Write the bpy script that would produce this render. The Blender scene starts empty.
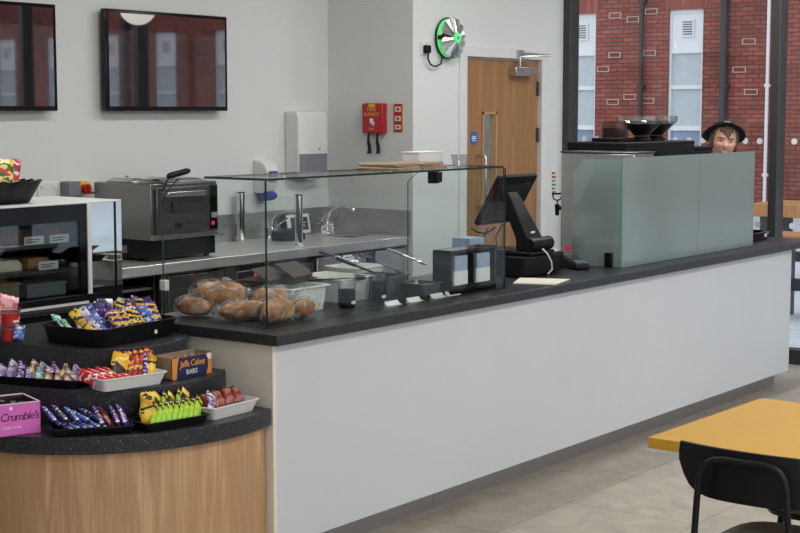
import bpy, bmesh, math, random
from mathutils import Vector, Matrix, Euler
random.seed(7)
SC = bpy.context.scene
COL = SC.collection
PI = math.pi

# ---------------------------------------------------------------- helpers
def lin(r, g, b):
    f = lambda v: v/12.92 if v <= .04045 else ((v+.055)/1.055)**2.4
    return (f(r/255), f(g/255), f(b/255), 1)

class MB:
    """collects shapes into one mesh"""
    def __init__(self):
        self.v, self.f, self.m = [], [], []
    def add(self, vs, fs, mi=0, M=None):
        o = len(self.v)
        for p in vs:
            p = Vector(p)
            self.v.append(M @ p if M is not None else p)
        for f in fs:
            self.f.append([i+o for i in f]); self.m.append(mi)
        return self
    def box(self, x0, x1, y0, y1, z0, z1, mi=0, M=None, edge=None):
        vs = [(x0,y0,z0),(x1,y0,z0),(x1,y1,z0),(x0,y1,z0),(x0,y0,z1),(x1,y0,z1),(x1,y1,z1),(x0,y1,z1)]
        fs = [(3,2,1,0),(4,5,6,7),(0,1,5,4),(1,2,6,5),(2,3,7,6),(3,0,4,7)]
        if edge is None:
            return self.add(vs, fs, mi, M)
        # glass slab: the two large faces use mi, the rim uses edge
        d = {'x': (3, 5), 'y': (2, 4), 'z': (0, 1)}[edge[0]]
        o = len(self.v); self.add(vs, fs, mi, M)
        n = len(self.m)-6
        for k in range(6):
            self.m[n+k] = mi if k in d else edge[1]
        return self
    def loft(self, rings, cap=True, closed=True, mi=0, M=None):
        n = len(rings[0]); vs = [p for r in rings for p in r]; fs = []
        for k in range(len(rings)-1):
            for i in range(n if closed else n-1):
                j = (i+1) % n
                fs.append((k*n+i, k*n+j, (k+1)*n+j, (k+1)*n+i))
        if cap:
            fs.append(tuple(reversed(range(n)))); fs.append(tuple(range((len(rings)-1)*n, len(rings)*n)))
        return self.add(vs, fs, mi, M)
    def tube(self, pts, r, n=10, mi=0, M=None):
        pts = [Vector(p) for p in pts]; rings = []
        rs = r if isinstance(r, (list, tuple)) else [r]*len(pts)
        ref = None
        for i, p in enumerate(pts):
            t = (pts[min(i+1, len(pts)-1)] - pts[max(i-1, 0)]).normalized()
            if ref is None:
                ref = Vector((0,0,1)) if abs(t.z) < .9 else Vector((1,0,0))
            a = (ref - t*ref.dot(t)).normalized(); b = t.cross(a); ref = a
            rings.append([p + (a*math.cos(2*PI*k/n) + b*math.sin(2*PI*k/n))*rs[i] for k in range(n)])
        return self.loft(rings, mi=mi, M=M)
    def cyl(self, p0, p1, r0, r1=None, n=20, mi=0, M=None):
        return self.tube([p0, p1], [r0, r0 if r1 is None else r1], n, mi, M)
    def lathe(self, prof, n=28, mi=0, M=None, cap=True, loc=(0,0,0)):
        L = Vector(loc)
        rings = [[L+Vector((max(r,1e-4)*math.cos(2*PI*k/n), max(r,1e-4)*math.sin(2*PI*k/n), z)) for k in range(n)] for r, z in prof]
        return self.loft(rings, cap=cap, mi=mi, M=M)
    def prism(self, poly, z0, z1, mi=0, M=None):
        return self.loft([[(x,y,z0) for x,y in poly], [(x,y,z1) for x,y in poly]], mi=mi, M=M)
    def tray(self, L, W, H, t=.004, flare=.012, r=.02, lip=.006, mi=0, M=None):
        """open tray, base centred on the origin"""
        def ring(l, w, z, rr):
            out = []
            for cx, cy, a0 in ((l/2-rr, w/2-rr, 0), (-l/2+rr, w/2-rr, PI/2), (-l/2+rr, -w/2+rr, PI), (l/2-rr, -w/2+rr, 1.5*PI)):
                for k in range(5):
                    a = a0 + k*PI/8
                    out.append((cx+rr*math.cos(a), cy+rr*math.sin(a), z))
            return out
        f = flare*2
        R = [ring(L, W, 0, r), ring(L+f, W+f, H-.004, r), ring(L+f+2*lip, W+f+2*lip, H-.004, r), ring(L+f+2*lip, W+f+2*lip, H, r),
             ring(L+f-2*t, W+f-2*t, H, r), ring(L-2*t, W-2*t, t, r)]
        return self.loft(R, mi=mi, M=M)

def link(o, parent=None):
    COL.objects.link(o)
    if parent is not None: o.parent = parent
    return o

def part(name, mb, mats, parent=None, bevel=0, world=False, smooth=.6, seg=2, sub=0):
    """one mesh object; world=True: the shapes are in world space, shifted under the parent's base"""
    off = Vector((0,0,0))
    if world and parent is not None:
        p = parent
        while p is not None: off += p.location; p = p.parent
    me = bpy.data.meshes.new(name)
    me.from_pydata([tuple(Vector(v)-off) for v in mb.v], [], mb.f)
    mats = mats if isinstance(mats, (list, tuple)) else [mats]
    for m in mats: me.materials.append(m)
    me.polygons.foreach_set('material_index', mb.m)
    me.validate(); 
    bm = bmesh.new(); bm.from_mesh(me); bmesh.ops.recalc_face_normals(bm, faces=bm.faces); bm.to_mesh(me); bm.free()
    if smooth:
        me.polygons.foreach_set('use_smooth', [True]*len(me.polygons))
        me.set_sharp_from_angle(angle=smooth)
    o = link(bpy.data.objects.new(name, me), parent)
    if bevel:
        b = o.modifiers.new('bevel', 'BEVEL'); b.width = bevel; b.segments = seg; b.limit_method = 'ANGLE'; b.angle_limit = .6
        b.harden_normals = False
    if sub:
        s = o.modifiers.new('sub', 'SUBSURF'); s.levels = sub; s.render_levels = sub
    return o

def tag(o, label, cat, group=None, kind=None):
    o['label'] = label; o['category'] = cat
    if group: o['group'] = group
    if kind: o['kind'] = kind
    return o

def thing(name, label, cat, loc=(0,0,0), rz=0, group=None):
    o = link(bpy.data.objects.new(name, None)); o.empty_display_size = .05
    o.location = loc; o.rotation_euler = (0,0,rz)
    return tag(o, label, cat, group)

def solo(name, mb, mats, label, cat, loc=(0,0,0), rot=(0,0,0), group=None, bevel=0, smooth=.6, sub=0):
    o = part(name, mb, mats, None, bevel, smooth=smooth, sub=sub)
    o.location = loc; o.rotation_euler = rot
    return tag(o, label, cat, group)

def struct(name, mb, mats, parent=None, bevel=0, smooth=.6):
    o = part(name, mb, mats, parent, bevel, smooth=smooth)
    if parent is None: o['kind'] = 'structure'
    return o

def dup(root, loc, rot, label, group=None):
    r = root.copy(); COL.objects.link(r); r.location = loc; r.rotation_euler = rot; r['label'] = label
    if group: r['group'] = group
    for ch in list(root.children):
        c = ch.copy(); COL.objects.link(c); c.parent = r
        for g in ch.children:
            d = g.copy(); COL.objects.link(d); d.parent = c
    return r

def text(name, body, size, m, M, parent, extrude=.0006, shear=0, align='CENTER', space=1):
    cu = bpy.data.curves.new(name, 'FONT'); cu.body = body; cu.size = size; cu.extrude = extrude; cu.shear = shear
    cu.align_x = align; cu.align_y = 'CENTER'; cu.space_character = space; cu.resolution_u = 3
    t = bpy.data.objects.new(name, cu); COL.objects.link(t)
    bpy.context.view_layer.update()
    me = bpy.data.meshes.new_from_object(t.evaluated_get(bpy.context.evaluated_depsgraph_get()))
    bpy.data.objects.remove(t); me.name = name
    me.transform(M); me.materials.clear(); me.materials.append(m)
    return link(bpy.data.objects.new(name, me), parent)

ORD = 'first second third fourth fifth sixth seventh eighth ninth tenth eleventh twelfth thirteenth fourteenth fifteenth sixteenth'.split()

# text frames: local x along the writing, z out of the face
def face_my(x, y, z):      # writing on a face that looks towards -Y
    return Matrix.Translation((x,y,z)) @ Matrix.Rotation(PI/2, 4, 'X')
def face_mx(x, y, z):      # writing on a face that looks towards -X
    return Matrix.Translation((x,y,z)) @ Matrix.Rotation(-PI/2, 4, 'Z') @ Matrix.Rotation(PI/2, 4, 'X')

# ---------------------------------------------------------------- materials
def newmat(name):
    m = bpy.data.materials.new(name); m.use_nodes = True
    nt = m.node_tree; nt.nodes.clear()
    out = nt.nodes.new('ShaderNodeOutputMaterial')
    return m, nt, out
def N(nt, kind, **kw):
    n = nt.nodes.new(kind)
    for k, v in kw.items(): setattr(n, k, v)
    return n
def ramp(nt, fac, stops, mode='LINEAR'):
    r = N(nt, 'ShaderNodeValToRGB'); r.color_ramp.interpolation = mode
    e = r.color_ramp.elements
    while len(e) < len(stops): e.new(.5)
    for k, (p, c) in enumerate(stops): e[k].position = p; e[k].color = c
    nt.links.new(fac, r.inputs[0]); return r
def coords(nt, scale=(1,1,1), rot=(0,0,0), loc=(0,0,0), which='Object'):
    t = N(nt, 'ShaderNodeTexCoord'); mp = N(nt, 'ShaderNodeMapping')
    mp.inputs['Scale'].default_value = scale; mp.inputs['Rotation'].default_value = rot; mp.inputs['Location'].default_value = loc
    nt.links.new(t.outputs[which], mp.inputs[0]); return mp.outputs[0]

def mat(name, col, rough=.5, metal=0, var=.06, vscale=8, bump=0, bscale=60, emit=None, estr=0, spec=.5, stretch=(1,1,1), coat=0):
    """paint, plastic, metal: a principled surface with a little procedural unevenness"""
    m, nt, out = newmat(name)
    b = N(nt, 'ShaderNodeBsdfPrincipled'); nt.links.new(b.outputs[0], out.inputs[0])
    b.inputs['Roughness'].default_value = rough; b.inputs['Metallic'].default_value = metal
    b.inputs['Specular IOR Level'].default_value = spec; b.inputs['Coat Weight'].default_value = coat
    v = coords(nt, stretch)
    n = N(nt, 'ShaderNodeTexNoise'); n.inputs['Scale'].default_value = vscale; n.inputs['Detail'].default_value = 4
    nt.links.new(v, n.inputs[0])
    lo = tuple(c*(1-var) for c in col[:3])+(1,); hi = tuple(min(1,c*(1+var)) for c in col[:3])+(1,)
    r = ramp(nt, n.outputs[0], [(.3, lo), (.7, hi)]); nt.links.new(r.outputs[0], b.inputs['Base Color'])
    if bump:
        n2 = N(nt, 'ShaderNodeTexNoise'); n2.inputs['Scale'].default_value = bscale; n2.inputs['Detail'].default_value = 3
        nt.links.new(v, n2.inputs[0])
        bp = N(nt, 'ShaderNodeBump'); bp.inputs['Strength'].default_value = bump; bp.inputs['Distance'].default_value = .002
        nt.links.new(n2.outputs[0], bp.inputs['Height']); nt.links.new(bp.outputs[0], b.inputs['Normal'])
    if emit:
        b.inputs['Emission Color'].default_value = emit; b.inputs['Emission Strength'].default_value = estr
    return m

def steel(name, col, rough=.28, stretch=(1,1,60)):
    m, nt, out = newmat(name)
    b = N(nt, 'ShaderNodeBsdfPrincipled'); nt.links.new(b.outputs[0], out.inputs[0])
    b.inputs['Metallic'].default_value = 1; b.inputs['Base Color'].default_value = col
    n = N(nt, 'ShaderNodeTexNoise'); n.inputs['Scale'].default_value = 6; n.inputs['Detail'].default_value = 5
    nt.links.new(coords(nt, stretch), n.inputs[0])
    r = ramp(nt, n.outputs[0], [(.3, (rough*.75,)*3+(1,)), (.7, (rough*1.3,)*3+(1,))]); nt.links.new(r.outputs[0], b.inputs['Roughness'])
    return m

def granite(name, base, fleck, rough=.35):
    m, nt, out = newmat(name)
    b = N(nt, 'ShaderNodeBsdfPrincipled'); nt.links.new(b.outputs[0], out.inputs[0])
    v = coords(nt)
    n = N(nt, 'ShaderNodeTexNoise'); n.inputs['Scale'].default_value = 90; n.inputs['Detail'].default_value = 5
    vo = N(nt, 'ShaderNodeTexVoronoi'); vo.inputs['Scale'].default_value = 130
    nt.links.new(v, n.inputs[0]); nt.links.new(v, vo.inputs[0])
    r1 = ramp(nt, n.outputs[0], [(.3, tuple(c*.6 for c in base[:3])+(1,)), (.7, tuple(c*1.5 for c in base[:3])+(1,))])
    r2 = ramp(nt, vo.outputs['Distance'], [(.14, (1,1,1,1)), (.2, (0,0,0,1))])
    vc = N(nt, 'ShaderNodeSeparateColor'); nt.links.new(vo.outputs['Color'], vc.inputs[0])
    gt = N(nt, 'ShaderNodeMath', operation='GREATER_THAN'); gt.inputs[1].default_value = .8; nt.links.new(vc.outputs[0], gt.inputs[0])
    mu = N(nt, 'ShaderNodeMath', operation='MULTIPLY'); nt.links.new(r2.outputs[0], mu.inputs[0]); nt.links.new(gt.outputs[0], mu.inputs[1])
    mx = N(nt, 'ShaderNodeMix', data_type='RGBA'); nt.links.new(mu.outputs[0], mx.inputs[0])
    nt.links.new(r1.outputs[0], mx.inputs[6]); mx.inputs[7].default_value = fleck
    nt.links.new(mx.outputs[2], b.inputs['Base Color']); b.inputs['Roughness'].default_value = rough; b.inputs['Specular IOR Level'].default_value = .32
    return m

def wood(name, c0, c1, scale=(14,14,1.2), rough=.45):
    m, nt, out = newmat(name)
    b = N(nt, 'ShaderNodeBsdfPrincipled'); nt.links.new(b.outputs[0], out.inputs[0]); b.inputs['Roughness'].default_value = rough
    v = coords(nt, scale)
    n = N(nt, 'ShaderNodeTexNoise'); n.inputs['Scale'].default_value = 1.3; n.inputs['Detail'].default_value = 6; n.inputs['Distortion'].default_value = .8
    nt.links.new(v, n.inputs[0])
    v2 = coords(nt, (scale[0]*14, scale[1]*14, scale[2]*2.5))
    n2 = N(nt, 'ShaderNodeTexNoise'); n2.inputs['Scale'].default_value = 1; n2.inputs['Detail'].default_value = 4
    nt.links.new(v2, n2.inputs[0])
    ad = N(nt, 'ShaderNodeMath', operation='MULTIPLY_ADD'); nt.links.new(n2.outputs[0], ad.inputs[0]); ad.inputs[1].default_value = .45; nt.links.new(n.outputs[0], ad.inputs[2])
    r = ramp(nt, ad.outputs[0], [(.5, c0), (.72, c1), (.95, c0)])
    nt.links.new(r.outputs[0], b.inputs['Base Color'])
    return m

def thin_glass(name, tint, ior=1.45, rough=0, strength=1.0):
    """sheet glass: a slab whose faces pass light straight on and mirror it by Fresnel"""
    m, nt, out = newmat(name)
    tr = N(nt, 'ShaderNodeBsdfTransparent'); tr.inputs[0].default_value = tint
    gl = N(nt, 'ShaderNodeBsdfGlossy'); gl.inputs['Roughness'].default_value = rough
    g = N(nt, 'ShaderNodeNewGeometry')
    ma = N(nt, 'ShaderNodeMath', operation='MULTIPLY_ADD'); nt.links.new(g.outputs['Backfacing'], ma.inputs[0])
    ma.inputs[1].default_value = 1/ior-ior; ma.inputs[2].default_value = ior
    fr = N(nt, 'ShaderNodeFresnel'); nt.links.new(ma.outputs[0], fr.inputs[0])
    mu = N(nt, 'ShaderNodeMath', operation='MULTIPLY'); nt.links.new(fr.outputs[0], mu.inputs[0]); mu.inputs[1].default_value = strength
    mx = N(nt, 'ShaderNodeMixShader'); nt.links.new(mu.outputs[0], mx.inputs[0]); nt.links.new(tr.outputs[0], mx.inputs[1]); nt.links.new(gl.outputs[0], mx.inputs[2])
    nt.links.new(mx.outputs[0], out.inputs[0])
    return m

def frosted(name, col):
    m, nt, out = newmat(name)
    tl = N(nt, 'ShaderNodeBsdfTranslucent'); tl.inputs[0].default_value = col
    df = N(nt, 'ShaderNodeBsdfDiffuse'); df.inputs[0].default_value = col
    gl = N(nt, 'ShaderNodeBsdfGlossy'); gl.inputs['Roughness'].default_value = .12
    rf = N(nt, 'ShaderNodeBsdfRefraction'); rf.inputs['Roughness'].default_value = .6; rf.inputs['IOR'].default_value = 1.02; rf.inputs[0].default_value = col
    a = N(nt, 'ShaderNodeMixShader'); a.inputs[0].default_value = .5; nt.links.new(tl.outputs[0], a.inputs[1]); nt.links.new(df.outputs[0], a.inputs[2])
    c = N(nt, 'ShaderNodeMixShader'); c.inputs[0].default_value = .36; nt.links.new(a.outputs[0], c.inputs[1]); nt.links.new(rf.outputs[0], c.inputs[2])
    b = N(nt, 'ShaderNodeMixShader'); b.inputs[0].default_value = .13; nt.links.new(c.outputs[0], b.inputs[1]); nt.links.new(gl.outputs[0], b.inputs[2])
    nt.links.new(b.outputs[0], out.inputs[0])
    return m

def film(name):
    """crinkled clear film"""
    m, nt, out = newmat(name)
    tr = N(nt, 'ShaderNodeBsdfTransparent'); tr.inputs[0].default_value = (.98,.98,.98,1)
    b = N(nt, 'ShaderNodeBsdfPrincipled'); b.inputs['Base Color'].default_value = (.7,.69,.66,1); b.inputs['Roughness'].default_value = .1
    n = N(nt, 'ShaderNodeTexNoise'); n.inputs['Scale'].default_value = 16; n.inputs['Detail'].default_value = 6; n.inputs['Distortion'].default_value = 2.5
    nt.links.new(coords(nt, (.6,1.6,1.2)), n.inputs[0])
    bp = N(nt, 'ShaderNodeBump'); bp.inputs['Strength'].default_value = 1; bp.inputs['Distance'].default_value = .03
    nt.links.new(n.outputs[0], bp.inputs['Height']); nt.links.new(bp.outputs[0], b.inputs['Normal'])
    r = ramp(nt, n.outputs[0], [(.50, (.03,)*3+(1,)), (.56, (.62,)*3+(1,)), (.60, (.06,)*3+(1,)), (.68, (.5,)*3+(1,))])
    mx = N(nt, 'ShaderNodeMixShader'); nt.links.new(r.outputs[0], mx.inputs[0]); nt.links.new(tr.outputs[0], mx.inputs[1]); nt.links.new(b.outputs[0], mx.inputs[2])
    nt.links.new(mx.outputs[0], out.inputs[0])
    return m

def wrap(name, base, band, ink, ends, half=.035, inkscale=(30,30,60), rough=.3):
    """printed wrapper: coloured ends, a band round the middle, lettering-like blotches; z runs along the bar"""
    m, nt, out = newmat(name)
    b = N(nt, 'ShaderNodeBsdfPrincipled'); nt.links.new(b.outputs[0], out.inputs[0]); b.inputs['Roughness'].default_value = rough
    t = N(nt, 'ShaderNodeTexCoord'); s = N(nt, 'ShaderNodeSeparateXYZ'); nt.links.new(t.outputs['Object'], s.inputs[0])
    # diagonal bands along the bar
    ma = N(nt, 'ShaderNodeMath', operation='MULTIPLY_ADD'); nt.links.new(s.outputs['X'], ma.inputs[0]); ma.inputs[1].default_value = .5; nt.links.new(s.outputs['Z'], ma.inputs[2])
    md = N(nt, 'ShaderNodeMath', operation='PINGPONG'); nt.links.new(ma.outputs[0], md.inputs[0]); md.inputs[1].default_value = half
    dv = N(nt, 'ShaderNodeMath', operation='DIVIDE'); nt.links.new(md.outputs[0], dv.inputs[0]); dv.inputs[1].default_value = half
    r = ramp(nt, dv.outputs[0], [(0, ends), (.22, base), (.6, band)], 'CONSTANT')
    n = N(nt, 'ShaderNodeTexNoise'); n.inputs['Scale'].default_value = 1.6; n.inputs['Detail'].default_value = 2
    mp = N(nt, 'ShaderNodeMapping'); mp.inputs['Scale'].default_value = inkscale; nt.links.new(t.outputs['Object'], mp.inputs[0]); nt.links.new(mp.outputs[0], n.inputs[0])
    gt = N(nt, 'ShaderNodeMath', operation='GREATER_THAN'); gt.inputs[1].default_value = .57; nt.links.new(n.outputs[0], gt.inputs[0])
    mx = N(nt, 'ShaderNodeMix', data_type='RGBA'); nt.links.new(gt.outputs[0], mx.inputs[0]); nt.links.new(r.outputs[0], mx.inputs[6]); mx.inputs[7].default_value = ink
    nt.links.new(mx.outputs[2], b.inputs['Base Color'])
    return m

def brick(name, c1, c2, mortar, bw=.225, bh=.075, turn=False):
    m, nt, out = newmat(name)
    b = N(nt, 'ShaderNodeBsdfPrincipled'); nt.links.new(b.outputs[0], out.inputs[0]); b.inputs['Roughness'].default_value = .85
    t = N(nt, 'ShaderNodeTexCoord'); s = N(nt, 'ShaderNodeSeparateXYZ'); nt.links.new(t.outputs['Object'], s.inputs[0])
    c = N(nt, 'ShaderNodeCombineXYZ'); nt.links.new(s.outputs['Z' if turn else 'Y'], c.inputs[0]); nt.links.new(s.outputs['Y' if turn else 'Z'], c.inputs[1])
    br = N(nt, 'ShaderNodeTexBrick'); nt.links.new(c.outputs[0], br.inputs[0])
    br.inputs['Scale'].default_value = 1; br.inputs['Brick Width'].default_value = bw; br.inputs['Row Height'].default_value = bh
    br.inputs['Mortar Size'].default_value = .010; br.inputs['Mortar Smooth'].default_value = .2
    br.inputs['Color1'].default_value = c1; br.inputs['Color2'].default_value = c2; br.inputs['Mortar'].default_value = mortar
    n = N(nt, 'ShaderNodeTexNoise'); n.inputs['Scale'].default_value = .9; n.inputs['Detail'].default_value = 6; nt.links.new(t.outputs['Object'], n.inputs[0])
    r = ramp(nt, n.outputs[0], [(.3, (.7,.68,.68,1)), (.7, (1.25,1.2,1.2,1))])
    mx = N(nt, 'ShaderNodeMix', data_type='RGBA', blend_type='MULTIPLY'); mx.inputs[0].default_value = 1
    nt.links.new(br.outputs['Color'], mx.inputs[6]); nt.links.new(r.outputs[0], mx.inputs[7]); nt.links.new(mx.outputs[2], b.inputs['Base Color'])
    return m

def tiles(name, c, grout, w, h, off=(0,0,0)):
    m, nt, out = newmat(name)
    b = N(nt, 'ShaderNodeBsdfPrincipled'); nt.links.new(b.outputs[0], out.inputs[0]); b.inputs['Roughness'].default_value = .6; b.inputs['Specular IOR Level'].default_value = .25
    v = coords(nt, (1,1,1), (0,0,0), off)
    br = N(nt, 'ShaderNodeTexBrick', offset=.5); nt.links.new(v, br.inputs[0]); br.inputs['Scale'].default_value = 1
    br.inputs['Brick Width'].default_value = w; br.inputs['Row Height'].default_value = h; br.inputs['Mortar Size'].default_value = .0025
    br.inputs['Color1'].default_value = c; br.inputs['Color2'].default_value = tuple(x*.95 for x in c[:3])+(1,); br.inputs['Mortar'].default_value = grout
    n = N(nt, 'ShaderNodeTexNoise'); n.inputs['Scale'].default_value = 7; n.inputs['Detail'].default_value = 8; n.inputs['Roughness'].default_value = .7; n.inputs['Distortion'].default_value = .6; nt.links.new(v, n.inputs[0])
    r = ramp(nt, n.outputs[0], [(.3, (.78,.78,.77,1)), (.7, (1.18,1.18,1.18,1))])
    mx = N(nt, 'ShaderNodeMix', data_type='RGBA', blend_type='MULTIPLY'); mx.inputs[0].default_value = 1
    nt.links.new(br.outputs['Color'], mx.inputs[6]); nt.links.new(r.outputs[0], mx.inputs[7]); nt.links.new(mx.outputs[2], b.inputs['Base Color'])
    return m

W = dict(
    wall=mat('white wall paint', (.70,.715,.70,1), .75, var=.02, vscale=2, bump=.08, bscale=200),
    panel=mat('white counter laminate', (.58,.61,.645,1), .42, var=.025, vscale=1.5),
    cream=mat('cream laminate', lin(224,219,208), .5, var=.03),
    ceil=mat('ceiling paint', (.8,.8,.79,1), .8, var=.02),
    floor=tiles('stone floor tiles', lin(160,153,141), lin(118,112,102), 1.2, .6, (.43,.34,0)),
    granite=granite('dark speckled stone', lin(44,46,50), lin(175,178,182), .34),
    oak=wood('light oak veneer', lin(203,167,129), lin(172,134,97)),
    door=wood('door oak veneer', lin(170,128,84), lin(146,106,66), (12,12,.8)),
    steel=steel('brushed steel', (.55,.55,.54,1), .3),
    steel_h=steel('brushed steel sheet', (.5,.5,.49,1), .32, (1,60,60)),
    steel_d=steel('dark steel', (.17,.17,.17,1), .35),
    steel_o=steel('grey oven steel', (.27,.265,.26,1), .34, (1,60,60)),
    steel_t=steel('pale steel worktop', (.72,.72,.70,1), .42, (1,60,60)),
    plinth=steel('plinth steel', (.46,.46,.48,1), .42, (1,60,60)),
    chrome=mat('polished chrome', (.8,.8,.8,1), .08, 1, var=.02),
    mirror=mat('mirror polished steel', (.85,.86,.85,1), .03, 1, var=.02),
    black=mat('black plastic', (.005,.005,.006,1), .4, var=.2, spec=.22),
    blackg=mat('gloss black plastic', (.004,.004,.005,1), .12, var=.2, spec=.4),
    blackm=mat('black powder coat', (.006,.006,.007,1), .5, var=.15, spec=.22),
    frame=mat('dark grey aluminium', lin(52,54,55), .4, var=.05),
    framel=mat('mid grey aluminium', lin(96,99,97), .45, var=.05),
    rubber=mat('black rubber cable', (.01,.01,.01,1), .5),
    white=mat('white plastic', (.72,.72,.71,1), .35, var=.03),
    whitem=mat('white card', (.76,.76,.75,1), .7, var=.03),
    paper=mat('cream paper', lin(222,216,200), .75, var=.03),
    greyp=mat('grey plastic', lin(125,127,135), .4, var=.08),
    red=mat('fire red enamel', lin(176,22,34), .35, var=.05),
    redp=mat('red plastic', lin(190,40,40), .4),
    yel=mat('yellow plastic', lin(232,190,40), .4),
    yeltop=mat('ochre yellow laminate', lin(190,147,50), .5, var=.02, spec=.3),
    blue=mat('blue plastic', lin(30,62,150), .35),
    bluesign=mat('blue sign', lin(36,96,176), .4),
    pink=mat('pink card', lin(214,104,190), .55, var=.04),
    navy=mat('navy card', lin(28,32,78), .45, var=.1),
    orange=mat('orange card', lin(222,142,62), .5, var=.06),
    kraft=mat('brown kraft card', lin(150,128,104), .8, var=.12, vscale=20, bump=.2),
    kraftd=mat('dark brown card', lin(50,32,20), .7, var=.15, vscale=15),
    bread=None,
    seat=mat('grey seat fabric', lin(92,88,82), .85, var=.08, bump=.4, bscale=300),
    ink=mat('black ink', (.015,.01,.015,1), .6),
    inkw=mat('white ink', (.8,.8,.8,1), .6),
    inko=mat('orange ink', lin(236,160,70), .6),
    inky=mat('gold ink', lin(220,170,60), .5),
    glow=mat('lit green acrylic', lin(70,220,110), .4, emit=lin(90,235,130), estr=.5),
    led=mat('lit red display', lin(220,40,90), .4, emit=lin(200,40,90), estr=.3),
    globe=mat('lit opal glass', (.9,.9,.88,1), .3, emit=(1,.96,.88,1), estr=1.6),
    screen=mat('television screen glass', (.003,.003,.004,1), .02, var=.1, spec=1, coat=1),
    glass=thin_glass('clear sheet glass', (.955,.98,.972,1), strength=.5),
    pane=thin_glass('window glass', (.97,.985,.98,1), 1.4, strength=.8),
    bowl=thin_glass('clear plastic', (.9,.9,.9,1), 1.55, .02, 1.5),
    smoke=thin_glass('smoky clear plastic', (.62,.52,.44,1), 1.5, .03),
    dark_glass=thin_glass('dark tinted glass', (.82,.86,.86,1), 1.55, 0, 1.6),
    edge=mat('glass edge green', lin(28,52,48), .15, var=.1),
    frost=frosted('frosted screen glass', lin(206,224,224)),
    frost_edge=mat('frosted glass edge', lin(150,196,186), .2),
    film=film('clear crinkled film'),
    dot=mat('white vinyl dots', (.78,.8,.8,1), .6),
    brick=brick('red brick', lin(154,86,72), lin(128,66,56), lin(86,52,46)),
    brickarch=brick('red brick arch', lin(160,88,72), lin(130,62,54), lin(112,72,66), .225, .075, True),
    paving=tiles('pale paving', lin(205,206,210), lin(170,172,178), .6, .4),
    blind=mat('pale window blind', lin(184,191,194), .7, var=.05),
    upvc=mat('white window frame', (.72,.72,.73,1), .4, var=.02),
    pipe=mat('dark downpipe paint', lin(44,42,44), .5),
    mortar=mat('pale mortar', lin(196,172,160), .8),
    timber=wood('planter timber', lin(196,140,88), lin(170,114,66)),
    skin=mat('skin', lin(206,158,136), .5, var=.08, vscale=30),
    hair=mat('grey brown hair', lin(92,78,68), .6, var=.5, vscale=60, stretch=(4,4,1)),
    felt=mat('black felt', (.012,.012,.013,1), .9, var=.2),
    cloth=mat('dark grey cotton', lin(58,60,68), .85, var=.1, bump=.3),
    clothd=mat('dark trousers', lin(36,38,44), .85, var=.1),
    eyew=mat('eye white', (.7,.68,.65,1), .2), iris=mat('brown iris', lin(56,36,24), .2),
    lips=mat('lips', lin(150,80,72), .4), teeth=mat('teeth', (.7,.68,.6,1), .3),
    beans=mat('dark coffee beans', (.012,.007,.004,1), .35, var=.5, vscale=60, bump=1, bscale=90),
    lowpane=mat('blue grey window glass', lin(118,142,166), .15, var=.3, vscale=3),
    photo=mat('dark photo print', lin(52,58,66), .3, var=.8, vscale=30),
    napkin=mat('blue grey paper', lin(158,170,196), .8, var=.1, vscale=30),
    cream_food=mat('pale mayonnaise filling', lin(228,222,196), .5, var=.1, vscale=30, bump=.6),
    cake=mat('red brown cake', lin(122,52,40), .7, var=.4, vscale=40, bump=.6),
    cake2=mat('golden pastry', lin(186,128,70), .6, var=.3, vscale=30, bump=.6),
)
W['screen'].node_tree.nodes['Principled BSDF'].inputs['IOR'].default_value = 2.05
def bread_mat():
    m, nt, out = newmat('crusty bread')
    b = N(nt, 'ShaderNodeBsdfPrincipled'); nt.links.new(b.outputs[0], out.inputs[0]); b.inputs['Roughness'].default_value = .6
    n = N(nt, 'ShaderNodeTexNoise'); n.inputs['Scale'].default_value = 13; n.inputs['Detail'].default_value = 7; nt.links.new(coords(nt), n.inputs[0])
    r = ramp(nt, n.outputs[0], [(.3, lin(104,58,28)), (.5, lin(176,116,64)), (.7, lin(232,200,152))]); nt.links.new(r.outputs[0], b.inputs['Base Color'])
    return m
W['bread'] = bread_mat()
W['bar_caramel'] = wrap('purple and gold wrapper', lin(70,32,96), lin(226,170,70), lin(236,206,130), lin(60,26,84), .012)
W['bar_gold'] = wrap('black and gold wrapper', lin(30,20,34), lin(224,172,60), lin(240,214,120), lin(34,22,40), .011)
W['bar_blue'] = wrap('blue and silver wrapper', lin(72,92,176), lin(96,120,206), lin(214,218,232), lin(40,52,120), .03)
W['bar_purple'] = wrap('purple wrapper', lin(64,36,112), lin(86,52,140), lin(220,200,226), lin(36,20,66), .03)
W['bar_white'] = wrap('white and purple wrapper', lin(206,200,214), lin(150,124,184), lin(70,44,120), lin(226,222,226), .03)
W['bar_mint'] = wrap('pale green wrapper', lin(170,216,196), lin(216,234,224), lin(70,150,124), lin(120,190,164), .03)
W['bar_lime'] = wrap('lime and black wrapper', lin(150,204,56), lin(52,34,24), lin(214,206,60), lin(166,216,70), .112, (16,16,26))
W['bar_yellow'] = wrap('yellow wrapper', lin(226,186,40), lin(240,206,70), lin(44,34,24), lin(196,150,30), .04, (14,14,22))
W['bar_brown'] = wrap('brown red packet', lin(104,42,34), lin(128,54,44), lin(170,110,96), lin(80,30,26), .04, (20,20,26))
W['bar_red'] = wrap('red packet', lin(196,30,38), lin(214,44,52), lin(238,214,206), lin(160,20,30), .04, (16,16,30))
W['bar_redgold'] = wrap('red and gold packet', lin(170,26,34), lin(130,20,30), lin(232,182,70), lin(200,60,40), .03, (16,16,30))
W['bar_yelblack'] = wrap('yellow and black packet', lin(236,190,44), lin(40,30,26), lin(246,214,90), lin(226,170,30), .05, (12,12,16))
W['bar_navy'] = wrap('navy and cream wrapper', lin(34,38,92), lin(44,60,150), lin(216,206,180), lin(24,24,52), .03)
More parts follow.
